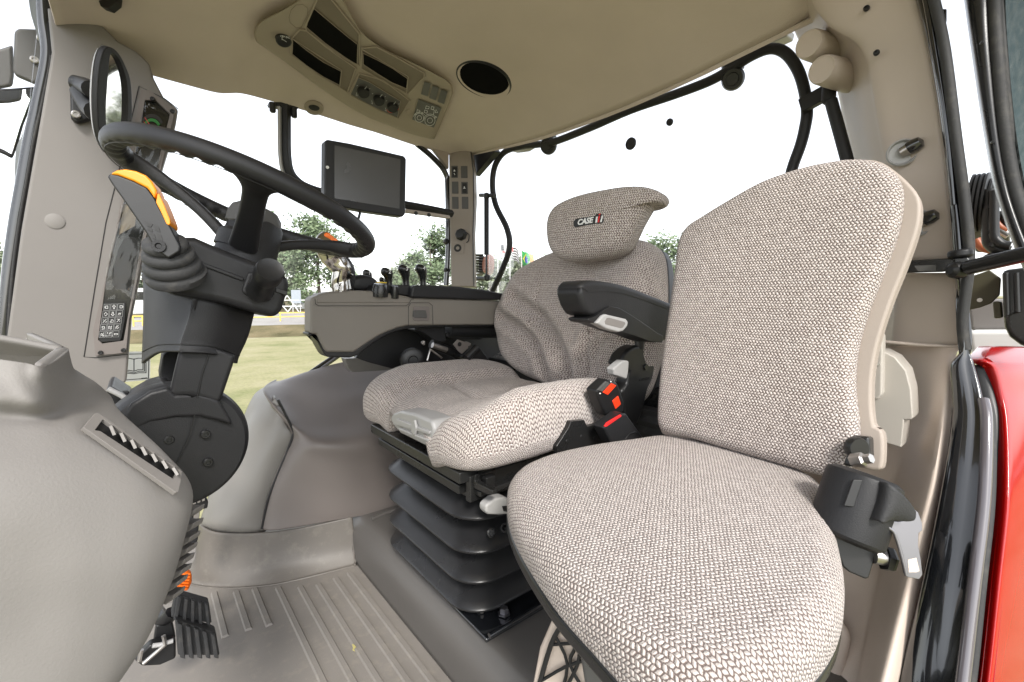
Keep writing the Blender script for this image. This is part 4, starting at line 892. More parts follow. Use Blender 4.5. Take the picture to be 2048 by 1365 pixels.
strokes('socket_mark', [[(q[0] - 5, q[1] - 1), (q[0] + 4, q[1] + 5)], [(q[0] - 5, q[1] - 4), (q[0] - 5, q[1] + 1)]], .0012, sk, 'mark', pl=(c + cn * .009, cn)); text('socket_print', '12V DC', P(q[0] + 1, q[1] - 5, pl=(c + cn * .009, cn)), P(q[0] + 10, q[1] + 2, pl=(c, cn)) - P(q[0], q[1], pl=(c, cn)), P(q[0] + 3, q[1] - 8, pl=(c, cn)) - P(q[0], q[1], pl=(c, cn)), .007, 'mark', sk, ext=.0002, bold=.02)
wp = opoly('work_light_panel', 2, [(985, 582), (1120, 632), (1075, 748), (948, 700)], .0035, .002, 'switch', oc)
def z2l(ls): return [zz(2, l) for l in ls]
strokes('tractor_symbol', z2l([circ2(990, 690, 26, 18, tilt=0), circ2(990, 690, 13, 12), circ2(1052, 706, 30, 18), circ2(1052, 706, 15, 12), [(1015, 690), (1022, 698)], circ2(990, 690, 34, 10, 190, 330), circ2(1052, 706, 38, 12, 180, 330), [(965, 670), (985, 664), (1010, 666)], [(1072, 672), (1078, 646), (1060, 640)],
        [(975, 658), (978, 642), (994, 648), (990, 660), (975, 658)], [(994, 656), (1012, 660)], [(1018, 658), (1022, 644), (1038, 650), (1034, 664), (1018, 658)], [(1026, 636), (1030, 620), (1048, 626), (1044, 638), (1026, 636)], [(1058, 640), (1062, 624), (1076, 628), (1072, 642), (1058, 640)], [(1082, 660), (1088, 642), (1098, 660), (1082, 660)], [(1078, 694), (1082, 680), (1094, 686), (1078, 694)], [(958, 680), (964, 668), (972, 672)]]), .0011, wp, 'mark', pl=OPc(.0042))
disc('panel_plug', *zz(2, [(932, 655)])[0], 6.5, 'over', oc, toward=cn, h=.0012, pl=OPc(.002))
strokes('plug_outline', [zz(2, [(240, 60), (270, 30), (310, 28), (338, 50), (336, 90), (300, 160), (270, 165), (235, 135), (228, 105), (240, 60)])], .0009, oc, 'over_dark', pl=OPc(.0022))
# speaker, reading lamp, front air outlet
sp = thing('ceiling_speaker', 'round dark speaker recessed in the felt ceiling', 'speaker', onceil(968, 160))
sn = cnorm(onceil(968, 160)); s0 = onceil(968, 160); rr = 56 / F * depth(s0)
lathe('surround', s0 + sn * -.004, sn, [(rr * 1.12, -.004), (rr * 1.08, .006), (rr * .98, .010), (rr * .93, .006), (rr * .9, .0)], 'black', sp, n=48); lathe('grille', s0, sn, [(rr * .94, -.002), (rr * .93, .003), (rr * .6, .005), (.001, .006)], 'shade_and_grille', sp, n=48)
c = onceil(628, 215); rl_ = thing('ceiling_lamp', 'small round lamp set in the ceiling edge above the monitor', 'lamp', c); n_ = cnorm(c); lathe('ring', c, n_, [(.030, -.003), (.029, .004), (.021, .005), (.019, .002)], 'over', rl_, n=28); lathe('lens', c, n_, [(.019, -.001), (.016, .003), (.001, .004)], 'black', rl_, n=24, sx=.7)
c = onceil(205, 8); av = thing('ceiling_vent', 'dark angular air outlet in the ceiling above the front pillar', 'vent', c); n_ = cnorm(c)
prism('body', PP([(188, -20), (235, -20), (232, 6), (217, 18), (200, 12)], d=depth(c) - .012), .016, 'black', av, bev=.002)

# ================================================================ monitor on its bent mount
mo_ = thing('mount_bar', 'flat dark mounting bar bent down from the ceiling behind the monitor', 'bracket', P(570, 215, y=1.58))
for k, (pts, r, mt) in enumerate([([(572, 210), (572, 250), (573, 310), (580, 345), (600, 368), (628, 381), (655, 388), (700, 397), (810, 410), (905, 428)], .0155, 'dark')]):
    tube('bar', PP(pts, y=1.55), r, mt, mo_, n=4, sm=5, smooth=30, bev=.003)
tube('front_edge', PP([(559, 214), (559, 250), (560, 310), (566, 345), (580, 362)], y=1.545), .0055, 'lever_grey', mo_, n=4, sm=4, smooth=30)
prism('top_plate', PP([(538, 204), (562, 204), (598, 215), (592, 222), (560, 214), (540, 210)], y=1.56), .03, 'black', mo_, bev=.002)
for a, b in [(545, 213), (588, 224)]: lathe('fixing_nut', P(a, b, y=1.55), (0, 0, -1), [(.009, -.01), (.009, .014), (.006, .018), (.001, .018)], 'black', mo_, n=14)
prism('perforated_underside', PP([(812, 418), (900, 431), (900, 437), (812, 425)], y=1.545), .02, 'shell', mo_, bev=.001)
for a in (832, 858): disc('hole', a, 419 + (a - 812) * .14 + 5, 4, 'mark_black', mo_, toward=Vector((0, -1, -.2)), h=.001, y=1.5445)
mt = thing('monitor', 'dark rectangular touch monitor with a blank grey screen', 'monitor', P(730, 400, y=1.30))
mr = PP([(650, 282), (655, 279), (700, 287), (808, 312), (813, 318), (811, 428), (806, 434), (735, 424), (655, 409), (649, 402)], y=1.30); prism('casing', mr, .035, 'dark', mt, bev=.004, seg=3)
prism('screen', PP([(669, 291), (801, 319), (799, 418), (669, 397)], y=1.299), .004, 'screen', mt, bev=0, vec=Vector((0, .003, 0)))
disc('status_light', 655, 335, 3, 'mark', mt, toward=Vector((0, -1, 0)), h=.001, y=1.2985)
tube('cable', PP([(720, 426), (716, 440), (708, 452), (700, 462)], y=1.33), .004, 'black', mt, n=8)

# ================================================================ right rear pillar
rp = thing('cab_pillar', 'slim beige rear pillar carrying switches in the far corner', 'pillar', P(925, 572, d=1.86))
pn = (P(920, 430, d=1.84), (-FW * .96 - RT * .2).normalized())
prism('trim_panel', PP([(897, 291), (940, 292), (947, 345), (948, 400), (945, 467), (947, 574), (902, 574), (899, 450)], pl=pn), .05, 'pillar_far', rp, bev=.006, seg=3)
tube('edge_seam', PP([(941, 296), (947, 345), (948, 420), (946, 467), (948, 574)], pl=pn), .002, 'mark_black', rp, n=6, sm=1)
pq = (pn[0] + pn[1] * .002, pn[1])
for i, (a, b, on) in enumerate([(1195, 1006, 1), (1251, 1007, 0), (1198, 1098, 0), (1253, 1100, 1), (1199, 1187, 0), (1256, 1187, 0)]):
    q = zz(2, [(a - 19, b - 36), (a + 19, b - 36), (a + 20, b + 35), (a - 18, b + 35)]); s = prism('rocker_switch' if on else 'blank_switch', PP(q, pl=pq), .003, 'switch', rp, bev=.0015)
    if on:
        prism('rocker', PP(zz(2, [(a - 13, b - 29), (a + 13, b - 29), (a + 13, b + 28), (a - 13, b + 28)]), pl=(pq[0] + pn[1] * .004, pn[1])), .005, 'mark_black', s, bev=.0015)
        strokes('rocker_symbol', z2l([[(a - 4, b - 4), (a, b - 12), (a + 4, b - 4), (a - 4, b - 4)], [(a - 2, b + 8), (a + 3, b + 18)]] if i == 0 else [[(a - 6, b + 2), (a + 6, b + 2)], [(a - 3, b - 5), (a + 3, b - 5)], [(a, b - 8), (a, b + 2)]]), .0022, s, 'mark', pl=(pq[0] + pn[1] * .0046, pn[1]))
sk = P(*zz(4, [(1090, 205)])[0], pl=pq); lathe('socket_cap', sk, pn[1], [(.024, 0), (.024, .010), (.020, .014), (.017, .024), (.001, .025)], 'black', rp, n=8, smooth=20); tube('cap_tether', PP(zz(4, [(1115, 190), (1134, 205), (1130, 240), (1118, 250)]), pl=(pq[0] + pn[1] * .003, pn[1])), .002, 'black', rp, n=6)
prism('socket_plate', PP(zz(4, [(1042, 250), (1100, 250), (1104, 256), (1104, 310), (1098, 316), (1044, 316), (1040, 308)]), pl=(pq[0] + pn[1] * .002, pn[1])), .004, 'pillar_far', rp, bev=.002); lathe('socket', P(*zz(4, [(1069, 283)])[0], pl=pq), pn[1], [(.0155, 0), (.0155, .004), (.013, .003), (.001, .001)], 'mark_black', rp, n=24)
tag(tube('window_seal', PP([(833, 288), (865, 315), (890, 345), (895, 380), (896, 500), (892, 572)], y=1.655), .011, 'gloss_black', sm=5), 'black rubber window seal bending along the rear pillar', 'seal')
tag(prism('roof_brace', PP([(945, 300), (985, 295), (990, 303), (948, 352), (944, 330)], x=1.115), .03, 'black', bev=.003), 'small black triangular brace right of the rear pillar top', 'brace')
tag(prism('roof_brace', PP([(866, 297), (898, 300), (898, 338), (886, 322)], y=1.64), .02, 'shell', bev=.002), 'beige triangular filler left of the rear pillar top', 'brace')
for a, b in [(892, 484), (893, 541)]:
    c = P(a, b, y=1.66); tag(lathe('window_hinge_bolt', c, (0, -1, 0), [(.012, -.004), (.014, .006), (.011, .014), (.001, .016)], 'black', n=18), 'upper black round bolt beside the rear pillar' if b < 500 else 'lower black round bolt beside the rear pillar', 'bolt')
# round work lamp outside
wl = thing('work_lamp', 'round finned work lamp outside behind the right rear pillar', 'lamp', P(963, 545, x=1.5))
c = P(975, 530, x=1.5)
lathe('reflector', c, RT + FW * .3, [(.04, -.02), (.056, 0), (.060, .012), (.050, .026), (.001, .034)], 'lamp_red', wl, n=32)
for i in range(8): box('cooling_fin', P(958, 511 + i * 5.5, x=1.5), (.05, .06, .004), 'switch', wl, axes(RT, FW), .001)
box('housing', P(965, 530, x=1.52), (.04, .05, .09), 'dark', wl, axes(RT, FW), .006)

# ================================================================ side console with joystick
rc = thing('side_console', 'long taupe armrest console with levers on the far side', 'console', P(760, 700, y=1.16))
top = [(621, 598), (626, 595), (634, 592), (640, 588), (660, 584), (700, 581), (740, 582), (790, 588), (823, 595), (1010, 602)]
bot = [(1010, 650), (865, 651), (816, 652), (797, 656), (778, 663), (760, 671), (742, 682), (724, 694), (708, 705), (654, 705), (648, 698), (640, 683), (634, 669), (621, 668)]
yc = 1.12
bodyc = prism('body', PP(top + bot, y=yc), .055, 'taupe', rc, bev=.006, seg=3)
b2 = [(1010, 646), (865, 647), (816, 648), (778, 659), (742, 678), (712, 700), (656, 700), (640, 672), (617, 665), (617, 672), (622, 673), (630, 673), (638, 690), (648, 708), (655, 715), (700, 716), (716, 711), (730, 700), (748, 686), (768, 674), (790, 664), (816, 658), (870, 655), (1010, 654)]
prism('lower_edge_trim', PP(b2, y=yc + .006), .052, 'black', rc, bev=.004)
strokes('panel_seams', [[(630, 598), (631, 608), (637, 612), (812, 612), (818, 608), (822, 600), (828, 599)], [(817, 652), (817, 614), (822, 606), (858, 606), (865, 612), (866, 650)]], .0013, rc, 'mark_black', y=yc - .0032)
prism('switch_surround', PP(zz(13, [(968, 742), (1100, 742), (1106, 750), (1104, 855), (1095, 862), (980, 862), (966, 850)]), y=yc - .0025), .003, 'taupe_dark', rc, bev=.001)
prism('console_switch', PP(zz(13, [(972, 776), (978, 772), (1076, 774), (1088, 832), (1084, 838), (980, 836), (968, 826)]), y=yc - .006), .008, 'switch', rc, bev=.002)
pad = PP([(826, 573), (836, 571), (870, 571), (920, 574), (970, 580), (1014, 589), (1014, 601), (960, 600), (880, 598), (823, 596), (822, 590)], y=yc - .012)
prism('armrest_pad', pad, .15, 'dark', rc, bev=.006, seg=4)
prism('control_island', PP([(751, 583), (758, 570), (766, 568), (800, 570), (826, 572), (824, 595), (790, 588), (755, 586)], y=yc + .01), .13, 'black', rc, bev=.004)
prism('top_cover', PP([(634, 597), (648, 590), (668, 586), (690, 584), (700, 582), (750, 584), (820, 598), (820, 606), (634, 606)], y=yc - .002), .19, 'taupe', rc, bev=.002, vec=Vector((.03, .15, .003)))
# gear knob, rotary caps
c = P(728, 572, y=1.20); tag_ = cushion('palm_rest', [c + Vector((.045 * math.cos(t * .52), 0, .03 * math.sin(t * .52) * (1 if math.sin(t * .52) > 0 else .6))) for t in range(12)], (0, -1, 0), .006, .012, .05, 'dark', rc, nseg=40, rings=6)
for a, b, r in [(760, 579, .018), (789, 583, .010)]: lathe('rotary_cap', P(a, b, y=yc + .0), (0, -.15, 1), [(r * 1.15, -.018), (r * 1.1, 0), (r * .9, .012), (r * .85, .014), (.001, .013)], 'satin_black', rc, n=28)
lathe('yellow_ring', P(762, 567, y=1.2), (0, 0, 1), [(.016, 0), (.016, .003), (.001, .004)], 'yellow', rc, n=20)
def lever(px, pt, pb, s, num, label, y=1.22):
    pt -= 5
    t_, b_ = P(px, pt, y=y), P(px + 1, pb + 6, y=y); e = thing('control_lever', label, 'lever', b_, 'levers on the side console'); h = (t_ - b_).length
    tube('shaft', [b_, b_.lerp(t_, .3), b_.lerp(t_, .62) + Vector((-.002, 0, 0)), b_.lerp(t_, .86) + Vector((-.006, 0, 0)), t_ + Vector((-.004, 0, 0))], [.008 * s, .0085 * s, .0125 * s, .015 * s, .008 * s], 'satin_black', e, n=18, sm=6, smooth=180)
    p = t_ + Vector((-.004, -.015 * s, -.010)); text('lever_number', num, p, Vector((1, 0, 0)), Vector((0, -.2, 1)), .014, 'mark', e, ext=.0003, bold=.02)
lever(738, 546, 570, .85, '1', 'shortest console lever, left of the others behind the palm rest', 1.3)
lever(777, 543, 566, 1.1, '2', 'console lever marked 2, nearest the yellow ring')
lever(811, 537, 566, 1.15, '3', 'console lever marked 3, second from the rear pillar')
lever(845, 536, 566, 1.15, '4', 'console lever marked 4, nearest the rear pillar')
lever(768, 561, 574, .6, '5', 'small stub lever half hidden at the foot of the second lever', 1.26)
# joystick wrapped in film
js = thing('joystick', 'multi-function joystick wrapped in clear film with orange buttons', 'joystick', P(683, 588, y=1.18))
M['wrap'] = plastic('shrink_wrap', (.42, .40, .37), .1, 60, 0, metallic=1, var=.5)
m = M['wrap'].node_tree; n = m.nodes.new('ShaderNodeTexNoise'); n.inputs['Scale'].default_value = 30; n.inputs['Detail'].default_value = 1; bp = m.nodes.new('ShaderNodeBump'); bp.inputs['Distance'].default_value = .008; bp.inputs['Strength'].default_value = 1; tc = m.nodes.new('ShaderNodeNewGeometry'); m.links.new(tc.outputs['Position'], n.inputs['Vector']); m.links.new(n.outputs['Fac'], bp.inputs['Height']); m.links.new(bp.outputs[0], m.nodes['Principled BSDF'].inputs['Normal'])
jy = 1.17
tube('stem', PP([(685, 590), (685, 560), (690, 545)], y=jy), [.026, .021, .024], 'wrap', js, n=18, smooth=180)
tube('grip', PP([(694, 586), (696, 560), (690, 540), (676, 524), (664, 512), (655, 498), (652, 480), (658, 470)], y=jy), [.014, .017, .024, .026, .026, .024, .020, .010], 'dark', js, n=20, smooth=180)
tube('film_cover', PP([(682, 588), (680, 560), (684, 540), (672, 524), (662, 513), (654, 499), (650, 482), (654, 468)], y=jy - .013), [.022, .020, .023, .025, .026, .025, .022, .012], 'wrap', js, n=20, smooth=180)
for a, b in [(661, 478), (668, 483), (655, 473)]: lathe('orange_button', P(a, b, y=jy - .02), EYE - P(a, b, y=jy), [(.009, -.02), (.0085, .010), (.006, .013), (.001, .014)], 'orange_rubber', js, n=14)
prism('film_tag', PP(zz(13, [(346, 560), (362, 560), (356, 680), (332, 680)]), y=jy - .05), .0008, 'white', js, bev=0, smooth=0)
# black wheel-arch liner and hardware behind the driver seat
ln = thing('arch_liner', 'black inner panel under the side console', 'panel', P(830, 740, y=1.28))
prism('panel', PP([(720, 700), (760, 668), (810, 654), (1010, 648), (1010, 700), (940, 740), (880, 750), (800, 742), (740, 726), (712, 716)], y=1.27), .02, 'black', ln, bev=.002)
prism('console_bracket', PP(zz(13, [(1000, 900), (1240, 905), (1250, 1040), (1180, 1050), (1130, 1020), (1060, 970), (980, 945)]), y=1.16), .05, 'dark', ln, bev=.004)
tube('console_underbeam', PP(zz(13, [(1260, 930), (1700, 930)]), y=1.18), .028, 'dark', ln, n=12, sm=1)
prism('underbeam_block', PP(zz(13, [(1250, 960), (1700, 960), (1700, 1010), (1560, 1010), (1540, 1020), (1300, 1020), (1250, 1000)]), y=1.17), .06, 'black', ln, bev=.003)
for q in ([(1040, 1040), (1060, 1064)], [(1060, 1038), (1040, 1060)]): tube('wing_screw', PP(zz(13, q), y=1.14), .004, 'steel', ln, n=8, sm=1)
lathe('round_socket', P(*zz(13, [(965, 1200)])[0], y=1.16), Vector((-.3, -1, 0)), [(.034, -.02), (.034, 0), (.028, .004), (.014, .004), (.012, .008), (.001, .008)], 'black', ln, n=28)
tube('tube_link', PP(zz(13, [(1130, 1070), (1250, 1110)]), y=1.13), .008, 'steel', ln, n=10, sm=1)
prism('wall_panel', PP(zz(13, [(1200, 1020), (1760, 1010), (1760, 1290), (1600, 1200), (1400, 1180), (1200, 1100)]), y=1.34), .01, 'flange', ln, bev=0)
bk = thing('seat_belt_buckle', 'black belt retractor with flat steel tongue beyond the driver seat', 'seat belt', P(925, 715, y=1.1))
prism('housing', PP(zz(13, [(1370, 1165), (1470, 1070), (1530, 1085), (1630, 1210), (1620, 1240), (1380, 1180)]), y=1.10), .05, 'black', bk, bev=.004)
tube('roller', PP(zz(13, [(1420, 1180), (1510, 1090)]), y=1.085), .012, 'black', bk, n=12, sm=1)
to = PP(zz(13, [(1308, 1062), (1345, 1022), (1405, 1042), (1438, 1092), (1382, 1145), (1350, 1120)]), y=1.09); tg_ = prism('tongue', to, .003, 'steel', bk, bev=.0005)
disc('tongue_slot', *zz(13, [(1362, 1062)])[0], 4.5, 'mark_black', tg_, toward=Vector((0, -1, 0)), h=.0008, y=1.0895)
prism('upper_bracket', PP(zz(13, [(1405, 1050), (1425, 1038), (1460, 1055), (1455, 1072), (1430, 1085)]), y=1.11), .01, 'steel', bk, bev=.001)
tube('frame_wire', PP(zz(13, [(1085, 1200), (1110, 1105), (1210, 1180)]), y=1.12), .003, 'steel', bk, n=8, sm=1)
tube('frame_arm', PP(zz(13, [(1120, 1060), (1300, 1130), (1400, 1200)]), y=1.15), .014, 'black', bk, n=8, sm=1)

# ================================================================ moulded fairing over the right wheel arch
fa = thing('wheel_arch_fairing', 'bulging taupe wheel arch fairing with grey front flange on the far side', 'fairing', P(560, 1160, z=0))
def L(*a): return [P(p[0], p[1], y=p[2]) for p in a]
main = [L((560, 762, 1.62), (620, 742, 1.63), (700, 722, 1.64), (800, 712, 1.62), (900, 712, 1.60)),
        L((548, 768, 1.58), (600, 757, 1.58), (680, 745, 1.58), (790, 738, 1.56), (900, 740, 1.54)),
        L((536, 778, 1.50), (600, 782, 1.50), (680, 776, 1.50), (780, 768, 1.48), (900, 770, 1.46)),
        L((535, 790, 1.43), (590, 812, 1.42), (670, 808, 1.42), (770, 798, 1.40), (900, 800, 1.38)),
        L((552, 818, 1.365), (604, 850, 1.335), (690, 848, 1.325), (770, 835, 1.31), (900, 830, 1.30)),
        L((584, 868, 1.332), (622, 884, 1.27), (694, 886, 1.245), (780, 880, 1.235), (900, 880, 1.235)),
        L((570, 910, 1.33), (605, 915, 1.275), (690, 930, 1.245), (790, 930, 1.235), (900, 930, 1.235)),
        L((545, 970, 1.33), (585, 972, 1.285), (680, 980, 1.25), (790, 975, 1.235), (900, 975, 1.235)),
        L((528, 1030, 1.33), (570, 1030, 1.29), (680, 1022, 1.25), (790, 1008, 1.235), (900, 1000, 1.235)),
        L((523, 1058, 1.33), (560, 1060, 1.29), (690, 1038, 1.25), (800, 1020, 1.235), (900, 1010, 1.235))]
main = [[r[0] + RT * -.004 + Vector((0, .035, 0))] + r for r in main]
patch('main_cover', main, 'fairing', fa, su=7, sv=6, solid=.008)
fl_ = [L((534, 772, 1.62), (536, 777, 1.58), (540, 786, 1.50), (546, 800, 1.40)), L((508, 790, 1.60), (518, 792, 1.54), (538, 800, 1.44), (556, 815, 1.38)), L((484, 840, 1.56), (505, 838, 1.46), (545, 842, 1.37), (572, 850, 1.345)), L((470, 872, 1.52), (495, 872, 1.43), (540, 874, 1.35), (582, 872, 1.333)),
       L((448, 920, 1.49), (478, 922, 1.40), (520, 925, 1.345), (566, 915, 1.335)), L((420, 985, 1.46), (450, 985, 1.385), (500, 990, 1.34), (538, 980, 1.335)), L((402, 1035, 1.44), (430, 1038, 1.375), (480, 1040, 1.34), (524, 1036, 1.335)), L((400, 1048, 1.44), (430, 1056, 1.375), (480, 1062, 1.34), (520, 1060, 1.335))]
fl_.append([p + Vector((.004, .02, -.02)) for p in fl_[-1]])
for i, r in enumerate(fl_): r.append(r[-1] + (RT * .03 + Vector((0, .03, 0)) if i > 3 else RT * .006 + Vector((0, .02, -.03))))
patch('front_flange', fl_, 'flange', fa, su=6, sv=6, solid=.008)
tube('flange_seam', PP([(556, 800), (585, 858), (586, 872), (574, 905), (556, 948), (536, 1000), (524, 1058)], y=1.327), .0035, 'mark_black', fa, n=6)
sk_ = [L((398, 1044, 1.47), (408, 1056, 1.41), (440, 1066, 1.365), (520, 1066, 1.322), (600, 1056, 1.285), (692, 1036, 1.250), (705, 1034, 1.248)),
       L((392, 1085, 1.46), (400, 1095, 1.405), (436, 1105, 1.36), (520, 1106, 1.31), (600, 1097, 1.275), (697, 1072, 1.238), (708, 1070, 1.236)),
       L((386, 1125, 1.45), (392, 1135, 1.40), (430, 1143, 1.35), (520, 1140, 1.295), (600, 1125, 1.262), (700, 1100, 1.228), (709, 1098, 1.225))]
q = [(352, 1128), (372, 1158), (440, 1170), (530, 1166), (600, 1153), (700, 1128), (712, 1124)]; sk_.append([P(a, b, z=.006) for a, b in q]); sk_.append([P(a - 4, b + 6, z=.003) for a, b in q])
patch('base_skirt', sk_, 'skirt', fa, su=6, sv=6, solid=.006)
prism('pocket_panel', PP([(690, 718), (735, 715), (810, 738), (760, 742), (705, 745), (698, 738)], y=1.46), .04, 'flange', fa, bev=.002)
tag(tube('window_seal', PP([(598, 765), (630, 742), (668, 716), (690, 700)], y=1.66), .012, 'gloss_black', sm=4), 'lower black window seal slanting behind the fairing', 'seal')
tag(tube('window_trim', PP([(610, 762), (640, 738), (674, 714)], y=1.65), .0045, 'chrome', sm=4), 'thin bright strip beside the slanting window seal', 'trim')

# ================================================================ pedals
def pedal(name, label, q, y, t, mat, armpts, n=5, ribs=True):
    e = thing(name, label, 'pedal', P(*q[3], y=y), 'foot pedals'); pts = PP(q, y=y); pd = prism('pad', pts, t, mat, e, bev=.003)
    a, b, c, d = pts
    for i in range(n):
        u = (i + .5) / n; m0 = a.lerp(b, u); m1 = d.lerp(c, u); w = (b - a).normalized(); s = (b - a).length / n * .3
        nn = -away(pts) * .010; V = [m0 - w * s, m0 + w * s, m1 + w * s, m1 - w * s]
        mk('rib', V + [v + nn * .9 for v in V], [(0, 1, 5, 4), (1, 2, 6, 5), (2, 3, 7, 6), (3, 0, 4, 7), (4, 5, 6, 7), (0, 3, 2, 1)], mat, pd, bev=.002)
    return e
p1 = pedal('pedal', 'upper black ribbed brake pedal', [(352, 1188), (418, 1206), (424, 1248), (342, 1236)], .98, .022, 'rubber', None)
p2 = pedal('pedal', 'lower black ribbed brake pedal nearest the floor', [(350, 1240), (432, 1266), (440, 1312), (356, 1312)], .96, .026, 'rubber', None)
p3 = thing('pedal', 'orange ribbed pedal beyond the brake pedals', 'pedal', P(370, 1180, y=1.06), 'foot pedals')
pq_ = PP([(346, 1142), (372, 1142), (384, 1150), (384, 1166), (376, 1184), (340, 1182)], y=1.06); pd = prism('pad', pq_, .02, 'orange_rubber', p3, bev=.004)
for i in range(6): tube('rib', [P(346, 1147 + i * 6, y=1.056), P(380 - i, 1149 + i * 6, y=1.056)], .0022, 'orange_rubber', pd, n=8, sm=1)
tube('arm', [P(352, 1185, y=1.08), P(338, 1200, y=1.12), P(320, 1190, y=1.2)], .008, 'white', p3, n=8, sm=2)
tube('arm', [P(345, 1225, y=1.0), P(325, 1240, y=1.02), P(300, 1200, y=1.1)], .012, 'black', p1, n=8, sm=2)
prism('side_plate', PP([(280, 1310), (300, 1290), (352, 1282), (352, 1318), (320, 1332), (284, 1334), (268, 1322)], y=.99), .02, 'black', p2, bev=.004); prism('upper_plate', PP([(312, 1252), (345, 1244), (352, 1278), (330, 1292), (306, 1290)], y=1.01), .015, 'black', p2, bev=.003)
tube('latch', PP([(327, 1272), (330, 1290), (286, 1328), (278, 1322), (283, 1300)], y=.975), .0035, 'steel', p2, n=8, sm=1); tube('locking_bar', PP([(305, 1292), (320, 1290), (346, 1282)], y=.98), .004, 'lever_grey', p2, n=8, sm=1)
fp = thing('pedal', 'black hanging pedal under the round column cover', 'pedal', P(400, 1010, y=1.15), 'foot pedals'); prism('pad', PP([(382, 1008), (412, 996), (417, 1004), (415, 1018), (384, 1022)], y=1.15), .04, 'black', fp, bev=.003)
for i in range(3): prism('steel_grip', PP([(386 + i * 9, 1003 - i * 3), (392 + i * 9, 1001 - i * 3), (392 + i * 9, 1008 - i * 3), (386 + i * 9, 1010 - i * 3)], y=1.146), .004, 'steel', fp, bev=.0008)
prism('stem', PP([(384, 1022), (400, 1020), (396, 1080), (388, 1098), (374, 1100), (378, 1060)], y=1.2), .03, 'dark', fp, bev=.003); prism('bright_web', PP([(388, 1030), (398, 1024), (398, 1040), (386, 1052)], y=1.18), .004, 'steel', fp, bev=0)

# ================================================================ driver seat
ds = thing('driver_seat', 'woven beige driver seat on black bellows with headrest and left armrest', 'seat', (.62, .86, .12))
# base plate with bolts, bellows of four folds
bp0 = [P(972, 1280, z=.13), P(790, 1088, z=.13)]
prism('base_plate', [Vector((.447, .62, .131)), Vector((.82, .62, .131)), Vector((.82, 1.03, .131)), Vector((.455, 1.03, .131))], .011, 'gloss_black', ds, bev=.004, vec=Vector((0, 0, -.010)))
tube('plate_rail', [Vector((.452, .617, .137)), Vector((.82, .617, .137))], .005, 'gloss_black', ds, n=8, sm=1)
c = P(1008, 1228, z=.133)
lathe('bolt', c, (0, 0, 1), [(.0125, 0), (.0125, .003), (.009, .004), (.0088, .012), (.007, .013), (.001, .011)], 'chrome', ds, n=6, smooth=20)
lathe('bolt', P(960, 1212, z=.133), (0, 0, 1), [(.006, 0), (.006, .012), (.001, .013)], 'steel', ds, n=8); lathe('bolt', P(964, 1225, z=.133), (0, 0, 1), [(.004, 0), (.004, .007), (.001, .008)], 'steel', ds, n=8)
def rrect(x0, x1, y0, y1, r, z, n=7):
    o = []
    for cx, cy, a0 in ((x1 - r, y1 - r, 0), (x0 + r, y1 - r, 90), (x0 + r, y0 + r, 180), (x1 - r, y0 + r, 270)):
        for i in range(n + 1): a = R(a0 + 90 * i / n); o.append(Vector((cx + r * math.cos(a), cy + r * math.sin(a), z)))
    return o
secs = []
folds = [(.155, .147), (.212, .204), (.272, .264), (.338, .330)]
def bsec(ins, z): return rrect(.432 + ins, .80 - ins, .650 + ins, 1.045 - ins, .070 - ins * .5, z)
secs.append(bsec(.045, .134))
for k, (zr, _) in enumerate(folds):
    secs += [bsec(.052, zr - .013), bsec(.006, zr - .0075), bsec(.001, zr - .005), bsec(.0, zr - .001), bsec(.002, zr + .002), bsec(.012, zr + .009), bsec(.040, zr + .032), bsec(.052, zr + .040)][:8 if k < 3 else 7]
loft('bellows', secs, 'bellows', ds, su=1, smooth=28)
# indicator and maker's letters on the bellows
f0 = (P(895, 978, x=.462), Vector((-1, 0, .45)).normalized())
prism('weight_indicator', PP(zz(6, [(775, 322), (812, 318), (800, 345), (765, 368), (745, 362)]), pl=f0), .006, 'black', ds, bev=.002); prism('yellow_marker', PP(zz(6, [(778, 335), (800, 328), (792, 346), (768, 352)]), pl=(f0[0] + f0[1] * .001, f0[1])), .003, 'yellow', ds, bev=0)
lo = P(1000, 1061, y=.664); lt = text('raised_letters', 'GRAMMER', lo, Vector((1, 0, 0)), Vector((0, .45, 1)), .024, 'bellows', ds, ext=.0022, bold=.01, align='LEFT')
lathe('raised_emblem', P(982, 1066, y=.658), Vector((0, -1, .4)), [(.009, 0), (.009, .002), (.007, .003), (.006, .001), (.001, .001)], 'bellows', ds, n=20)
# steel frame between bellows and cushion
for args in [((.60, .86, .395), (.34, .36, .018)), ((.62, .86, .425), (.40, .40, .022)), ((.455, .86, .395), (.018, .37, .035)), ((.62, .665, .40), (.36, .016, .05))]:
    box('frame_plate', args[0], args[1], 'satin_black', ds, bev=.003)
for (a, b) in [(684, 213), (840, 292)]: disc('rivet', *zz(6, [(a, b)])[0], 4.5, 'black', ds, h=.003, x=.447)
prism('slotted_bracket', PP(zz(6, [(600, 140), (620, 125), (905, 270), (930, 265), (925, 300), (1020, 350), (1020, 372), (985, 368), (890, 325), (600, 185)]), x=.446), .012, 'satin_black', ds, bev=.002)
for a, b in [(560, 130), (575, 95), (905, 290), (1000, 300), (960, 310)]: q = zz(6, [(a, b)])[0]; box('lug', P(*q, x=.47), (.02, .014, .022), 'black', ds, bev=.002)
tube('slide_rail', [Vector((.50, .665, .385)), Vector((.86, .665, .385))], .011, 'satin_black', ds, n=8, sm=1, flat=.6)
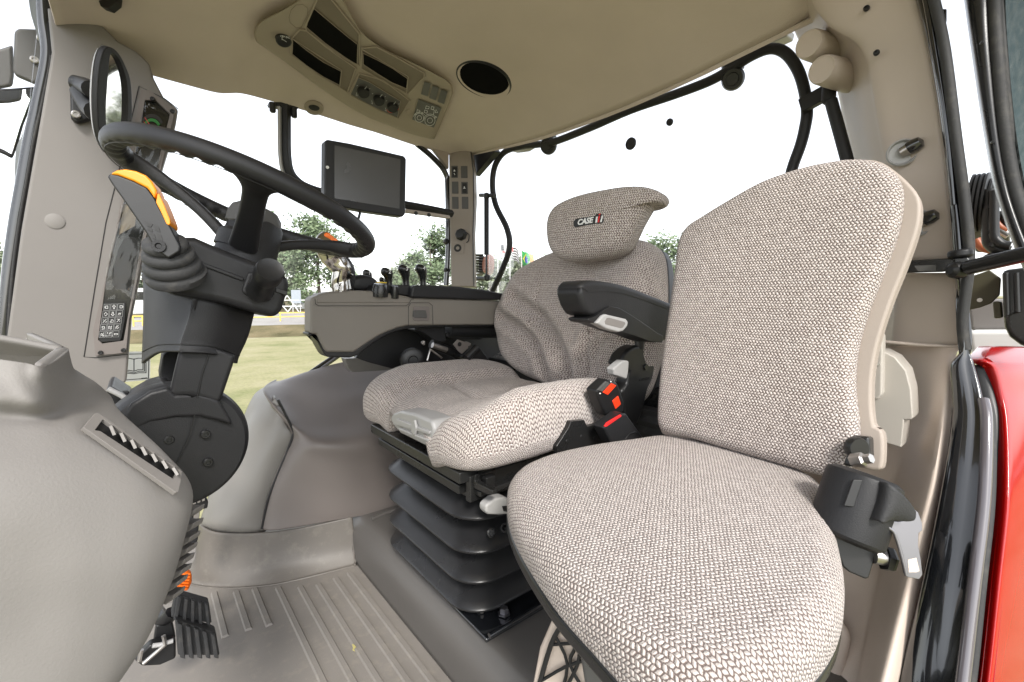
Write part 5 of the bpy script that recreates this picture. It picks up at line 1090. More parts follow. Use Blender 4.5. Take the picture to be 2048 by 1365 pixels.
# release handle, light grey front adjuster
prism('release_handle', PP(zz(6, [(985, 430), (1030, 392), (1080, 382), (1110, 392), (1110, 475), (1060, 480), (1000, 478), (985, 465)]), y=.62), .022, 'lever_grey', ds, bev=.005, seg=3)
prism('handle_slot', PP(zz(6, [(1072, 432), (1100, 430), (1100, 462), (1080, 458)]), y=.619), .003, 'black', ds, bev=0)
aj = thing_aj = prism('adjuster_handle', PP([(779, 838), (784, 828), (800, 822), (830, 828), (862, 842), (868, 860), (862, 895), (848, 892), (800, 868), (786, 852)], x=.408), .05, 'lever_grey', ds, bev=.007, seg=3)
for o_ in [[(792, 838), (858, 864), (857, 870), (790, 850)], [(796, 856), (856, 880), (855, 885), (798, 862)]]: prism('adjuster_rib', PP(o_, x=.403), .008, 'lever_grey', aj, bev=.002)
prism('adjuster_tab', PP([(822, 846), (828, 840), (832, 858), (828, 872), (822, 866)], x=.401), .006, 'lever_grey', aj, bev=.002)
tube('side_lever', PP([(790, 875), (800, 882), (812, 884)], x=.44), .008, 'lever_grey', ds, n=10, sm=2)
# seat cushion
so_ = [(.415, 1.085), (.425, .98), (.412, .88), (.418, .80), (.405, .755), (.405, .69), (.43, .63), (.50, .60), (.62, .60), (.74, .62), (.84, .66), (.87, .75), (.88, .86), (.87, .97), (.84, 1.07), (.74, 1.115), (.62, 1.13), (.5, 1.14), (.44, 1.125)]
def dcush(v, k):
    p = v; by = (p.y - .865)
    bol = .045 * max(0, min(1, (abs(by) - .12) / .1)) ** 1.5 * (1 - .2 * (by > 0)) * max(0, min(1, (p.x - .42) / .16 + .25))
    rise = .02 * max(0, (p.x - .7) / .15) if p.x > .7 else 0
    mid = -.008 * math.exp(-((p.y - .865) / .035) ** 2) * max(0, min(1, (p.x - .43) / .08))
    cr_ = -.010 * math.exp(-((p.x - .60 - .1 * math.sqrt(by * by + .002)) / .016) ** 2) * math.exp(-(by / .15) ** 4)
    cr_ += -.007 * math.exp(-((abs(by) - .135) / .016) ** 2) * max(0, min(1, (p.x - .46) / .08))
    fr_ = -.010 * max(0, (.52 - p.x) / .1) ** 1.6 if p.x < .52 else 0
    sidel = .022 * max(0, min(1, (abs(by) - .10) / .06)) ** 1.3
    notch = .050 * (1 - k) * max(0, min(1, (.50 - p.x) / .05)) * (1 if -.105 < by < .085 else max(0, 1 - (abs(by + .01) - .095) / .02))
    return Vector((0, 0, (bol + mid + cr_ - .012 * rise) * k + fr_ + sidel + notch))
cu = cushion('seat_cushion', [Vector((x, y, .503)) for x, y in so_], (0, 0, 1), .018, .036, .086, 'fabric_far', ds, nseg=150, rings=40, disp=dcush)
# tag hanging pocket of the adjuster: dark recess under cushion front
prism('cushion_pan', [Vector((.45, .64, .40)), Vector((.86, .64, .40)), Vector((.86, 1.08, .40)), Vector((.45, 1.08, .40))], .02, 'satin_black', ds, bev=.004, vec=Vector((0, 0, -.012)))
# backrest
bn = Vector((-.975, -.03, .22)).normalized(); bo = (Vector((.845, .86, .50)), bn)
bpx = [(1003, 700), (998, 655), (1002, 615), (1018, 575), (1045, 535), (1080, 508), (1120, 492), (1180, 482), (1245, 474), (1280, 476), (1298, 495), (1304, 540), (1304, 610), (1300, 680), (1285, 735), (1262, 790), (1225, 812), (1160, 798), (1090, 772), (1040, 750), (1016, 728)]
bu = Vector((0, 1, 0)); bu = (bu - bn * bu.dot(bn)).normalized(); bv = bn.cross(bu); bv = bv if bv.z > 0 else -bv
crease = [([(1045, 600), (1090, 640), (1120, 690), (1140, 740), (1135, 775)], .016, .022), ([(1020, 640), (1055, 662), (1082, 700), (1092, 750)], .015, .020), ([(1185, 745), (1180, 705), (1190, 675), (1215, 660), (1250, 655)], .016, .022), ([(1210, 760), (1204, 720), (1215, 690), (1250, 672)], .010, .016), ([(1120, 560), (1180, 600), (1200, 640)], .03, .004)]
CR = [([P(a, b, pl=bo) for a, b in c[0]], c[1], c[2]) for c in crease]
def dback(v, k):
    q = v - bn * (v - bo[0]).dot(bn); s = 0
    for pts, w, dp in CR:
        d = min(segdist(q, a, b) for a, b in zip(pts[:-1], pts[1:])); s -= dp * math.exp(-(d / w) ** 2) - dp * .45 * math.exp(-((d - 2.1 * w) / w) ** 2)
    y = q.y - .86; s += .028 * max(0, min(1, (abs(y) - .10) / .10)) * (1 if q.z < .80 else math.exp(-((q.z - .80) / .06) ** 2)) - .010 * math.exp(-((q.z - .66) / .12) ** 2) * (abs(y) < .1)
    return bn * s * k
cushion('backrest', PP(bpx, pl=bo), bn, .022, .035, .10, 'fabric_far', ds, nseg=170, rings=48, disp=dback)
shell_o = [p - bn * .07 for p in PP([(a, b) for a, b in bpx], pl=bo)]
prism('back_shell', [Vector(p) for p in resample(cr(shell_o, 6, True), 60)], .035, 'black', ds, bev=.01, vec=-bn * .04)
# headrest with embroidered maker's mark
hn = Vector((-.95, -.16, .06)).normalized(); ho_ = (Vector((.815, .80, .93)), hn)
hpx = [(1088, 478), (1088, 440), (1100, 415), (1125, 398), (1160, 385), (1200, 376), (1240, 370), (1272, 369), (1296, 373), (1313, 381), (1318, 393), (1311, 402), (1292, 405), (1284, 416), (1268, 445), (1254, 475), (1240, 497), (1215, 511), (1180, 518), (1140, 522), (1112, 516), (1096, 502)]
hr = cushion('headrest', PP(hpx, pl=ho_), hn, .018, .024, .075, 'fabric_far', ds, nseg=150, rings=26)
hx = (P(1240, 430, pl=ho_) - P(1150, 452, pl=ho_)).normalized(); hy = hn.cross(hx); hy = hy if hy.z > 0 else -hy
def onh(px, py, off): return P(px, py, pl=(ho_[0] + hn * (.0175 + off), hn))
def hq(px, py, off): return onh(px, py, off)
blk = [(1147, 452), (1147, 443), (1152, 438), (1191, 432), (1192, 428), (1198, 427), (1207, 430), (1206, 444), (1203, 447), (1190, 448), (1150, 455)]
prism('logo_backing', [hq(a, b, .0015) for a, b in blk], .003, 'mark_black', hr, bev=.0005, vec=-hn * .006)
tx = (onh(1190, 439.5, 0) - onh(1150, 446.5, 0)).normalized()
text('logo_word', 'CASE', onh(1169.5, 443.5, .0022), tx, hy, .0175, 'mark', hr, shear=.25, ext=.0006, bold=.035)
def bar(q, mat): return prism('logo_bar', [hq(a, b, .0028) for a, b in q], .001, mat, hr, bev=0, vec=-hn * .002, smooth=0)
bar([(1190.5, 446), (1192, 434), (1195, 433.5), (1194, 445.5)], 'mark'); bar([(1195, 445), (1197, 433), (1199.5, 432.5), (1197.5, 444.8)], 'mark_red'); bar([(1197.2, 431), (1197.8, 428), (1200.5, 427.6), (1199.8, 430.6)], 'mark_red'); bar([(1200, 445), (1203.5, 431.5), (1206, 431), (1203, 444.5)], 'mark')
text('label_print', 'GRAMMER', P(1289, 759, y=.585), Vector((1, 0, 0)), Vector((0, 0, 1)), .0085, 'dark', ds, ext=.0008, bold=.02)
# armrest bracket and pad
ay = .60
ab = prism('armrest_bracket', PP(zz(16, [(560, 640), (600, 600), (650, 575), (720, 572), (770, 600), (796, 660), (800, 740), (785, 830), (750, 900), (700, 1100), (665, 1180), (600, 1170), (560, 1060), (540, 920), (590, 860), (600, 780), (520, 720)]), y=ay), .035, 'black', ds, bev=.008, seg=3)
disc('bracket_cap', *zz(16, [(725, 738)])[0], 6.5, 'satin_black', ab, toward=Vector((0, -1, 0)), h=.003, y=ay)
tube('arm_stem', PP(zz(16, [(672, 500), (668, 600)]), y=ay + .01), .013, 'black', ds, n=12, sm=1)
prism('recline_lever', PP(zz(16, [(480, 750), (540, 700), (556, 688), (602, 690), (598, 770), (585, 832), (490, 800)]), y=ay - .012), .02, 'lever_grey', ds, bev=.004, seg=3)
ao = zz(16, [(228, 190), (226, 130), (240, 98), (270, 86), (340, 80), (450, 92), (560, 115), (680, 155), (790, 200), (890, 240), (960, 290), (960, 480), (850, 550), (760, 545), (650, 490), (560, 470), (470, 400), (400, 345), (330, 356), (290, 340), (250, 270)])
ap = prism('armrest_pad', [Vector(p) for p in resample(cr(PP(ao, y=.545), 4, True), 70)], .062, 'dark', ds, bev=.012, seg=5)
au = zz(16, [(290, 372), (320, 362), (360, 345), (410, 300), (460, 275), (530, 290), (600, 330), (700, 395), (820, 480), (860, 500), (855, 552), (760, 548), (650, 505), (560, 480), (470, 450), (355, 408), (310, 402), (292, 388)])
prism('armrest_underside', PP(au, y=.540), .05, 'black', ds, bev=.004)
strokes('pad_seam', [zz(16, [(235, 130), (290, 168), (420, 162), (560, 182), (700, 225), (890, 300)])], .0012, ap, 'mark_black', y=.5445)
gl = zz(16, [(350, 405), (400, 350), (425, 335), (460, 345), (580, 372), (598, 395), (590, 430), (560, 465), (520, 475), (430, 450)])
gr = prism('armrest_release', PP(gl, y=.534), .02, 'lever_grey', ds, bev=.004, seg=3); prism('grip_recess', PP(zz(16, [(415, 390), (430, 365), (450, 362), (570, 395), (575, 410), (555, 440), (540, 445), (420, 415)]), y=.5335), .003, 'pillar', gr, bev=.0012)
# belt buckles
b1 = thing('belt_buckle', 'upright black belt buckle with bright orange-red button beside the driver seat', 'buckle', P(1225, 830, y=.58), 'belt buckles between the seats')
q = zz(16, [(353, 915), (440, 832), (515, 860), (565, 1000), (560, 1080), (480, 1120), (430, 1110), (365, 975)]); prism('casing', PP(q, y=.575), .03, 'black', b1, bev=.005, seg=3)
prism('release_button', PP(zz(16, [(402, 930), (468, 860), (506, 878), (440, 950)]), y=.5735), .004, 'red_plastic', b1, bev=.001); prism('grey_insert', PP(zz(16, [(360, 912), (425, 845), (460, 862), (398, 925)]), y=.5738), .004, 'switch', b1, bev=.001)
prism('red_window', PP(zz(16, [(475, 995), (520, 955), (540, 1020), (500, 1058)]), y=.5735), .004, 'red_plastic', b1, bev=.0015)
for a, b in [(462, 848), (380, 938)]: disc('pin', *zz(16, [(a, b)])[0], 1.6, 'steel', b1, h=.002, y=.574)
b2_ = thing('belt_buckle', 'tilted dark grey belt buckle with red top in the gap between the two seats', 'buckle', P(1245, 870, y=.545), 'belt buckles between the seats')
prism('casing', PP(zz(16, [(405, 1195), (545, 1095), (580, 1088), (720, 1285), (680, 1340), (470, 1320)]), y=.54), .03, 'dark', b2_, bev=.005, seg=3)
prism('release_button', PP(zz(16, [(415, 1190), (435, 1160), (540, 1098), (545, 1112), (430, 1192)]), y=.5385), .004, 'mark_red', b2_, bev=.001); tube('casing_groove', PP(zz(16, [(570, 1290), (600, 1250), (650, 1232), (670, 1262), (620, 1300)]), y=.5385), .0012, 'black', b2_, n=6)
# black slotted rail plate and ribbed hose boot behind the buckles
rlp = thing('seat_rail', 'black slotted steel rail beside the driver seat', 'rail', P(1160, 880, y=.59)); prism('plate', PP(zz(16, [(140, 1200), (160, 1150), (260, 1140), (285, 1190), (400, 1160), (440, 1150), (480, 1320), (60, 1400), (50, 1340)]), y=.59), .012, 'satin_black', rlp, bev=.001)
for a, b in [(130, 1300), (240, 1265), (335, 1280)]: disc('slot', *zz(16, [(a, b)])[0], 4, 'mark_black', rlp, toward=Vector((0, -1, 0)), h=.001, y=.5895)
rb = thing('rubber_bellows', 'black ribbed rubber bellows in the gap between the seats', 'bellows', P(1295, 860, y=.75))
loft('folds', [[Vector((x, .62 + dy * (.09 + .008 * (i % 2)), .30 + i * .014)) + Vector((dx * (.07 + .008 * (i % 2)), 0, 0)) for dx, dy in ((-1, -1), (1, -1), (1, 1), (-1, 1))] for i in range(14) for x in (.98,)], 'rubber', rb, su=1, smooth=20)
bx = box('rear_shelf', (1.02, .85, .33), (.16, 1.0, .40), 'satin_black', bev=.01); tag(bx, 'black rear bulkhead box behind the driver seat', 'bulkhead')

# ================================================================ folding companion seat, near right
fs = thing('companion_seat', 'large woven beige folding companion seat in the right foreground', 'seat', (.52, .32, .30))
zc = .478
cpx = [(1013, 975), (1018, 945), (1045, 922), (1100, 902), (1180, 885), (1260, 874), (1340, 866), (1450, 880), (1560, 915), (1630, 945), (1660, 975), (1668, 1010), (1680, 1060), (1691, 1110), (1692, 1160), (1680, 1205), (1655, 1245), (1620, 1280), (1570, 1315), (1500, 1345), (1420, 1356), (1350, 1342), (1270, 1295), (1190, 1220), (1110, 1140), (1050, 1060), (1022, 1010)]
n_up = Vector((-.03, 0, 1)).normalized(); cp = (Vector((.5, .3, zc)), n_up)
def dfs(v, k): return Vector((0, 0, 0))
cushion('seat_cushion', PP(cpx, pl=cp), n_up, .016, .028, .052, 'fabric', fs, nseg=150, rings=30, dome=2.6, back_e=.01)
ctr = sum(PP(cpx, pl=cp), Vector()) / len(cpx)
pan = [ctr + (p - ctr) * 1.0 - Vector((0, 0, .046)) for p in resample(cr(PP(cpx, pl=cp), 4, True), 80)]
prism('seat_pan', pan, .03, 'satin_black', fs, bev=.006, seg=3, vec=Vector((0, 0, -.018)))
# backrest
hl = [P(1312, 868, z=.492), P(1668, 962, z=.492)]
hd2 = (hl[1] - hl[0]).normalized(); bn2 = Vector((-.972, -.03, .19)); bn2 = (bn2 - hd2 * bn2.dot(hd2)).normalized(); bp2 = (hl[0] + bn2 * .004, bn2)
bpx2 = [(1311, 850), (1311, 800), (1318, 720), (1332, 620), (1345, 530), (1352, 480), (1368, 450), (1400, 428), (1450, 397), (1520, 358), (1600, 330), (1660, 317), (1710, 312), (1752, 318), (1785, 338), (1801, 370), (1800, 420), (1785, 480), (1755, 560), (1725, 640), (1708, 710), (1705, 780), (1712, 840), (1712, 890), (1700, 930), (1680, 955), (1655, 958), (1560, 932), (1450, 900), (1370, 876), (1325, 866)]
cushion('backrest', PP(bpx2, pl=bp2), bn2, .012, .017, .026, 'fabric', fs, nseg=180, rings=34, dome=5, back_e=.004)
spx = [(1322, 868), (1322, 800), (1330, 720), (1345, 620), (1360, 530), (1368, 480), (1385, 450), (1415, 428), (1462, 400), (1530, 362), (1610, 335), (1670, 322), (1722, 318), (1760, 322), (1795, 345), (1820, 368), (1838, 392), (1842, 420), (1836, 460), (1812, 530), (1782, 605), (1758, 680), (1746, 740), (1743, 800), (1748, 850), (1756, 860), (1767, 868), (1764, 940), (1735, 938), (1680, 930), (1500, 900), (1400, 880)]
sp2 = (bp2[0] - bn2 * .0225, bn2); prism('back_shell', [Vector(p) for p in resample(cr(PP(spx, pl=sp2), 3, True), 140)], .03, 'shell', fs, bev=.006, seg=3, vec=-bn2 * .024)
prism('hinge_bracket', PP(zz(9, [(890, 95), (915, 62), (950, 52), (985, 60), (1035, 62), (1040, 190), (940, 225), (892, 215)]), pl=(bp2[0] + bn2 * .0, bn2)), .04, 'satin_black', fs, bev=.006, seg=3)
disc('hinge_disc', *zz(9, [(960, 120)])[0], 22, 'satin_black', fs, h=.008, toward=Vector((-.6, -.8, .1)), pl=(bp2[0] + bn2 * .01, bn2))
lathe('hinge_nut', P(*zz(9, [(988, 185)])[0], pl=(bp2[0] + bn2 * .03, bn2)), Vector((-.3, -1, .5)), [(.009, -.01), (.009, .004), (.006, .006), (.006, .014), (.001, .014)], 'steel', fs, n=6, smooth=20)
# support leg, webbing and elastic net below the pan
prism('support_bracket', PP([(1110, 1228), (1118, 1210), (1170, 1270), (1240, 1330), (1260, 1420), (1180, 1420), (1160, 1300), (1125, 1265)], pl=(Vector((.36, .28, .40)), Vector((-.6, -.75, .2)))), .01, 'switch', fs, bev=.003)
nb = thing('storage_panel', 'beige panel with black elastic net below the companion seat', 'storage net', Vector((.5, .3, .12)))
pn2 = (P(1130, 1300, z=.30), Vector((-.85, -.5, .1)).normalized())
prism('panel', PP([(1118, 1215), (1105, 1238), (1078, 1300), (1055, 1420), (1400, 1470), (1420, 1330), (1300, 1290), (1180, 1220)], pl=pn2), .02, 'carpet', nb, bev=.006)
pn3 = (pn2[0] + pn2[1] * .006, pn2[1])
for i, q in enumerate([[(1120, 1255), (1102, 1290), (1080, 1365), (1066, 1420)], [(1112, 1275), (1135, 1330), (1118, 1400)], [(1078, 1365), (1135, 1332), (1190, 1316)], [(1100, 1290), (1160, 1290), (1200, 1330)], [(1120, 1256), (1150, 1290), (1140, 1330), (1180, 1400)], [(1160, 1288), (1155, 1330), (1130, 1380)], [(1190, 1316), (1175, 1360), (1185, 1420)]]): tube('net_cord', PP(q, pl=pn3), .0032 if i == 0 else .0022, 'mark_black', nb, n=6, sm=3)
stp = [[P(1166, 1290, pl=(pn3[0] + pn2[1] * .02, pn2[1])), P(1216, 1330, pl=(pn3[0] + pn2[1] * .02, pn2[1]))], [P(1180, 1340, pl=(pn3[0] + pn2[1] * .018, pn2[1])), P(1215, 1375, pl=(pn3[0] + pn2[1] * .018, pn2[1]))], [P(1190, 1440, pl=pn3), P(1225, 1450, pl=pn3)]]
tag(patch('webbing_strap', stp, 'web', su=3, sv=4, solid=.002), 'short black webbing strap hanging under the companion seat edge beside the net', 'strap')
st2 = [[P(1545, 1338, z=.40), P(1600, 1335, z=.40)], [P(1560, 1352, z=.38), P(1615, 1350, z=.38)], [P(1575, 1420, z=.36), P(1650, 1400, z=.36)]]
tag(patch('webbing_strap', st2, 'web', su=3, sv=4, solid=.002), 'crumpled black strap end at the bottom right under the companion seat', 'strap')
# belt retractor
br = thing('belt_retractor', 'black belt retractor drum with webbing and steel tongue beside the companion seat', 'seat belt', P(1700, 1150, x=.62))
rp_ = (P(1700, 1020, x=.66), Vector((-.80, -.55, .25)).normalized())
A = P(*zz(9, [(1015, 262)])[0], pl=(rp_[0], rp_[1])); B = P(*zz(9, [(905, 590)])[0], pl=rp_)
drum = lathe('drum', A, B - A, [(.02, -.001), (.032, .0), (.0385, .004), (.040, .010), (.040, (B - A).length * .96), (.038, (B - A).length), (.03, (B - A).length + .004), (.001, (B - A).length + .004)], 'dark', br, n=48, smooth=30)
prism('lower_housing', PP(zz(9, [(752, 548), (860, 530), (1000, 540), (1112, 560), (1085, 650), (1060, 730), (1035, 812), (1018, 820), (930, 782), (896, 752), (860, 660), (810, 600)]), pl=rp_), .045, 'black', br, bev=.007, seg=3)
prism('label_recess', PP(zz(9, [(950, 290), (1003, 292), (955, 438), (900, 430)]), pl=(rp_[0] + rp_[1] * .0375, rp_[1])), .003, 'black', br, bev=.001)
prism('belt_slot', PP(zz(9, [(1060, 292), (1100, 300), (1030, 500), (985, 490)]), pl=(rp_[0] + rp_[1] * .034, rp_[1])), .02, 'black', br, bev=.003)
wp2 = (rp_[0] + rp_[1] * .038, rp_[1])
wb_ = [PP(zz(9, [(1088, 300), (1065, 400), (1028, 498)]), pl=wp2), PP(zz(9, [(1130, 310), (1115, 410), (1080, 510)]), pl=(wp2[0] + rp_[1] * .012, rp_[1])), PP(zz(9, [(1190, 350), (1170, 430), (1110, 525)]), pl=(wp2[0] + rp_[1] * .014, rp_[1])), PP(zz(9, [(1250, 410), (1225, 470), (1150, 505)]), pl=(wp2[0] + rp_[1] * .008, rp_[1])), PP(zz(9, [(1284, 462), (1270, 508), (1180, 512)]), pl=(wp2[0] + rp_[1] * .002, rp_[1]))]
patch('webbing', wb_, 'web', br, su=5, sv=5, solid=.0015)
tp = (rp_[0] + rp_[1] * .036, Vector((-.62, -.75, .22)).normalized())
to_ = PP(zz(9, [(1112, 494), (1120, 490), (1135, 535), (1165, 560), (1178, 600), (1205, 690), (1225, 790), (1240, 808), (1300, 820), (1318, 795), (1310, 720), (1296, 640), (1298, 575), (1318, 560), (1316, 520), (1295, 465), (1280, 452), (1268, 505), (1190, 515), (1130, 505)]), pl=tp)
tgp = prism('tongue', to_, .003, 'chrome', br, bev=.0009)
prism('tongue_slot', PP(zz(9, [(1240, 715), (1285, 705), (1302, 775), (1285, 782), (1245, 782)]), pl=(tp[0] + tp[1] * .0003, tp[1])), .001, 'carpet', tgp, bev=0, smooth=0)
tube('tongue_edge', PP(zz(9, [(1116, 492), (1132, 540), (1162, 565), (1182, 610), (1208, 700), (1232, 800)]), pl=(tp[0] + tp[1] * .001, tp[1])), .0018, 'chrome', tgp, n=8, sm=3)
tube('bolt_shank', PP(zz(9, [(1060, 690), (1115, 700)]), pl=rp_), .010, 'steel', br, n=16, sm=1); lathe('bolt_head', P(*zz(9, [(1112, 705)])[0], pl=rp_), RT * .9 - UP * .2 - FW * .2, [(.0145, 0), (.0145, .006), (.013, .009), (.001, .009)], 'black', br, n=6, smooth=20)
# ================================================================ left rear pillar, sill, door frame, fender, open door
lp2 = thing('cab_pillar', 'wide beige left rear pillar trim with two round nozzles', 'pillar', P(1850, 520, x=1.0))
def row(y, a, b, c, m=None):
    return [P(a, y, x=1.20), P(a + (b - a) * .6, y, x=1.10), P(b - 4, y, x=1.045), P(b + 8, y, x=1.02), P((b + c) / 2, y, x=1.005), P(c, y, x=.99)]
R0 = [row(-60, 1548, 1605, 1815), row(0, 1560, 1622, 1830), row(50, 1584, 1656, 1843), row(85, 1600, 1708, 1851), row(115, 1630, 1728, 1857), row(162, 1668, 1740, 1866), row(260, 1690, 1757, 1881), row(315, 1704, 1768, 1888), row(410, 1725, 1790, 1897), row(522, 1745, 1800, 1904)]
patch('upper_trim', R0, 'pillar_light', lp2, su=4, sv=6, solid=.01)
R1 = [row(546, 1740, 1796, 1914), row(600, 1740, 1790, 1918), row(650, 1740, 1786, 1920), row(692, 1740, 1782, 1921)]
patch('lower_trim', R1, 'pillar_light', lp2, su=4, sv=3, solid=.01)
tube('trim_edge', PP([(1913, 547), (1918, 600), (1921, 694), (1840, 690), (1765, 684)], x=.988), .003, 'pillar_light', lp2, n=8, sm=1)
ax = (-RT * .93 - UP * .18 - FW * .28)
for (a, b), (c_, d_), r in [((1672, 95), (1616, 88), 27), ((1704, 132), (1642, 139), 27)]:
    B = P(c_, d_, x=1.04); ax = (-RT * .86 - FW * .45 - UP * .12).normalized(); rr = r / F * depth(B); l = .085; A = B - ax * l
    nz = lathe('nozzle', A, ax, [(rr * 1.12, -.02), (rr * 1.08, .006), (rr * 1.04, l * .6), (rr, l * .92), (rr * .92, l), (rr * .86, l), (rr * .84, l - .001), (.001, l - .001)], 'pillar_light', lp2, n=36, smooth=40)
for a, b in [(1733, 17), (1753, 106)]: screw(lp2, a, b, 5.5, 'black', x=.998 if b > 50 else 1.0, toward=Vector((-1, -.1, 0)))
for (a, b) in [(1804, 306), (1834, 447)]:
    c = P(a, b, x=1.0); n_ = Vector((-1, -.35, -.1)).normalized(); cup = lathe('stud_cup', c, n_, [(.0205, -.006), (.0215, .002), (.0195, .004), (.0165, -.002), (.001, -.003)], 'lever_grey', lp2, n=32)
    d_ = (RT * .45 + UP * .35 - FW * .9).normalized(); e_ = lathe('stud', c, d_, [(.009, 0), (.009, .014), (.001, .014)], 'steel', cup, n=20); lathe('stud_cap', c + d_ * .010, d_, [(.0105, 0), (.0112, .009), (.009, .017), (.001, .020)], 'gloss_black', cup, n=20)
hb_ = thing('hinge_bar', 'black slotted door hinge bar crossing the left rear pillar', 'bracket', P(1860, 540, x=.97))
prism('bar', PP([(1785, 526), (1795, 522), (1935, 515), (1942, 518), (1940, 532), (1905, 540), (1880, 544), (1790, 546)], x=.965), .02, 'satin_black', hb_, bev=.002)
prism('bar_window', PP([(1828, 532), (1872, 530), (1872, 542), (1836, 543)], x=.9645), .002, 'switch', hb_, bev=0, smooth=0)
tube('hinge_pin', PP([(1921, 516), (1920, 500)], x=.955), .0145, 'dark', hb_, n=20, sm=1, bev=.004); prism('pin_flange', PP([(1905, 516), (1935, 514), (1941, 520), (1938, 528), (1906, 528)], x=.945), .012, 'satin_black', hb_, bev=.003)
ds2 = thing('door_strut', 'black gas strut running from the hinge bar to the open door', 'gas strut', P(1916, 540, x=.95))
lathe('ball_joint', P(1915, 541, x=.945), RT, [(.006, -.012), (.011, -.008), (.013, 0), (.011, .008), (.006, .012)], 'black', ds2, n=20)
s0_, s1_ = P(1920, 540, x=.945), P(2120, 492, x=.88); tube('cylinder', [s0_.lerp(s1_, .10), s1_], .0105, 'satin_black', ds2, n=20, sm=1); tube('rod_end', [s0_, s0_.lerp(s1_, .12)], .0075, 'black', ds2, n=16, sm=1)
# rounded beige sill and quarter panel
sl_ = thing('side_sill', 'rounded beige vinyl sill panel along the door opening at right', 'sill', P(1750, 1200, x=.8))
SR = [(690, [(1735, 1.10), (1800, 1.05), (1850, 1.02), (1885, .995), (1918, .985)]), (740, [(1720, 1.10), (1800, 1.05), (1855, 1.0), (1892, .975), (1908, .985)]), (850, [(1690, 1.06), (1790, 1.03), (1840, .99), (1880, .93), (1902, .95)]),
      (960, [(1660, 1.02), (1770, 1.00), (1805, .97), (1860, .89), (1885, .91)]), (1060, [(1640, .98), (1750, .97), (1780, .93), (1835, .86), (1866, .88)]), (1160, [(1620, .94), (1735, .93), (1765, .90), (1812, .83), (1846, .85)]),
      (1260, [(1580, .90), (1710, .89), (1742, .86), (1785, .79), (1822, .81)]), (1365, [(1520, .86), (1690, .86), (1720, .82), (1758, .75), (1797, .77)]), (1460, [(1460, .84), (1660, .84), (1700, .80), (1730, .72), (1772, .74)])]
patch('panel', [[P(a, y, x=x) for a, x in q] for y, q in SR], 'carpet', sl_, su=7, sv=6, solid=.01)
prism('lower_wall', PP([(1400, 1250), (1640, 1180), (1700, 1280), (1660, 1460), (1380, 1460)], x=.86), .02, 'carpet', sl_, bev=.01)
bk2 = thing('shelf_bracket', 'pale quarter-round plastic bracket behind the companion seat shell', 'bracket', P(1790, 880, x=.93))
prism('quarter_cover', PP([(1738, 700), (1765, 702), (1790, 715), (1812, 742), (1822, 780), (1826, 836), (1822, 840), (1808, 840), (1803, 896), (1750, 880), (1738, 800)], x=.92), .05, 'shelf', bk2, bev=.01, seg=4)
prism('upright_tab', PP([(1742, 672), (1750, 662), (1760, 664), (1766, 672), (1764, 790), (1755, 800), (1742, 800)], x=.905), .02, 'shelf', bk2, bev=.005, seg=3); screw(bk2, 1757, 729, 3, 'steel', x=.903, toward=Vector((-1, -.3, 0)))
# glossy black door frame around the opening
df = thing('door_frame', 'glossy black curved door frame pillar at the right', 'door frame', P(1880, 1365, x=.8))
FR = [(-60, 1812, 1850, .99), (0, 1830, 1870, .985), (103, 1855, 1890, .98), (274, 1882, 1914, .975), (410, 1897, 1935, .97), (520, 1905, 1944, .965), (600, 1914, 1934, .965), (694, 1922, 1938, .96), (730, 1900, 1950, .955), (790, 1903, 1965, .94), (850, 1903, 1972, .92), (1000, 1878, 1968, .87), (1160, 1846, 1952, .82), (1365, 1797, 1938, .77), (1480, 1765, 1920, .73)]
fr_rows = [[P(a, y, x=x + .012), P(a + 3, y, x=x), P(a + (b - a) * .35, y, x=x - .006), P(a + (b - a) * .7, y, x=x - .002), P(b - 2, y, x=x), P(b, y, x=x + .02)] for y, a, b, x in FR]
patch('frame', fr_rows, 'gloss_black', df, su=3, sv=6, solid=.01)
tube('rubber_seal', PP([(1852, -60), (1868, 0), (1890, 103), (1912, 274), (1930, 410), (1938, 520), (1925, 640), (1932, 700)], x=.962), .007, 'rubber', df, n=10, sm=5)
tube('inner_bead', PP([(1838, -60), (1852, 0), (1876, 140), (1896, 274), (1908, 410)], x=.965), .004, 'gloss_black', df, n=8, sm=5)
tube('bright_bead', [P(a, b, x=x) for a, b, x in [(1966, 800, .935), (1973, 850, .912), (1968, 1000, .862), (1949, 1160, .81), (1925, 1365, .76), (1905, 1480, .72)]], .007, 'bead', df, n=12, sm=5)
tube('outer_rubber', [P(a, b, x=x) for a, b, x in [(1972, 800, .95), (1981, 850, .93), (1979, 1000, .88), (1962, 1160, .83), (1940, 1365, .78), (1920, 1480, .74)]], .006, 'rubber', df, n=12, sm=5)
tag(prism('striker_plate', PP([(1876, 18), (1893, 18), (1893, 40), (1888, 66), (1882, 66), (1884, 40)], x=1.0), .004, 'satin_black', bev=.001), 'small black plate high on the outside of the door frame', 'plate')
# red fender
rf = thing('rear_fender', 'glossy red rear fender outside the door frame at lower right', 'fender', P(2040, 1300, x=.9))
FE = [(718, 1938, .99, 3), (738, 1960, .985, 2), (790, 1974, .98, 1), (850, 1984, .96, 0), (1000, 1986, .90, 0), (1160, 1970, .85, 0), (1365, 1948, .80, 0), (1480, 1930, .77, 0)]
rows = [[P(a, y, x=x + .004), P(a + 10, y, x=x - .004), P(a + 26, y, x=x - .012), P(a + 40, y, x=x - .002), P(a + 90, y, x=x + .065), P(a + 200, y + 2, x=x + .26), P(a + 320, y + 4, x=x + .6)] for y, a, x, _ in FE]
top_row = [p + Vector((.10, 0, .012)) for p in rows[0]]; patch('shell', [top_row] + rows, 'red', rf, su=4, sv=6, solid=.01)
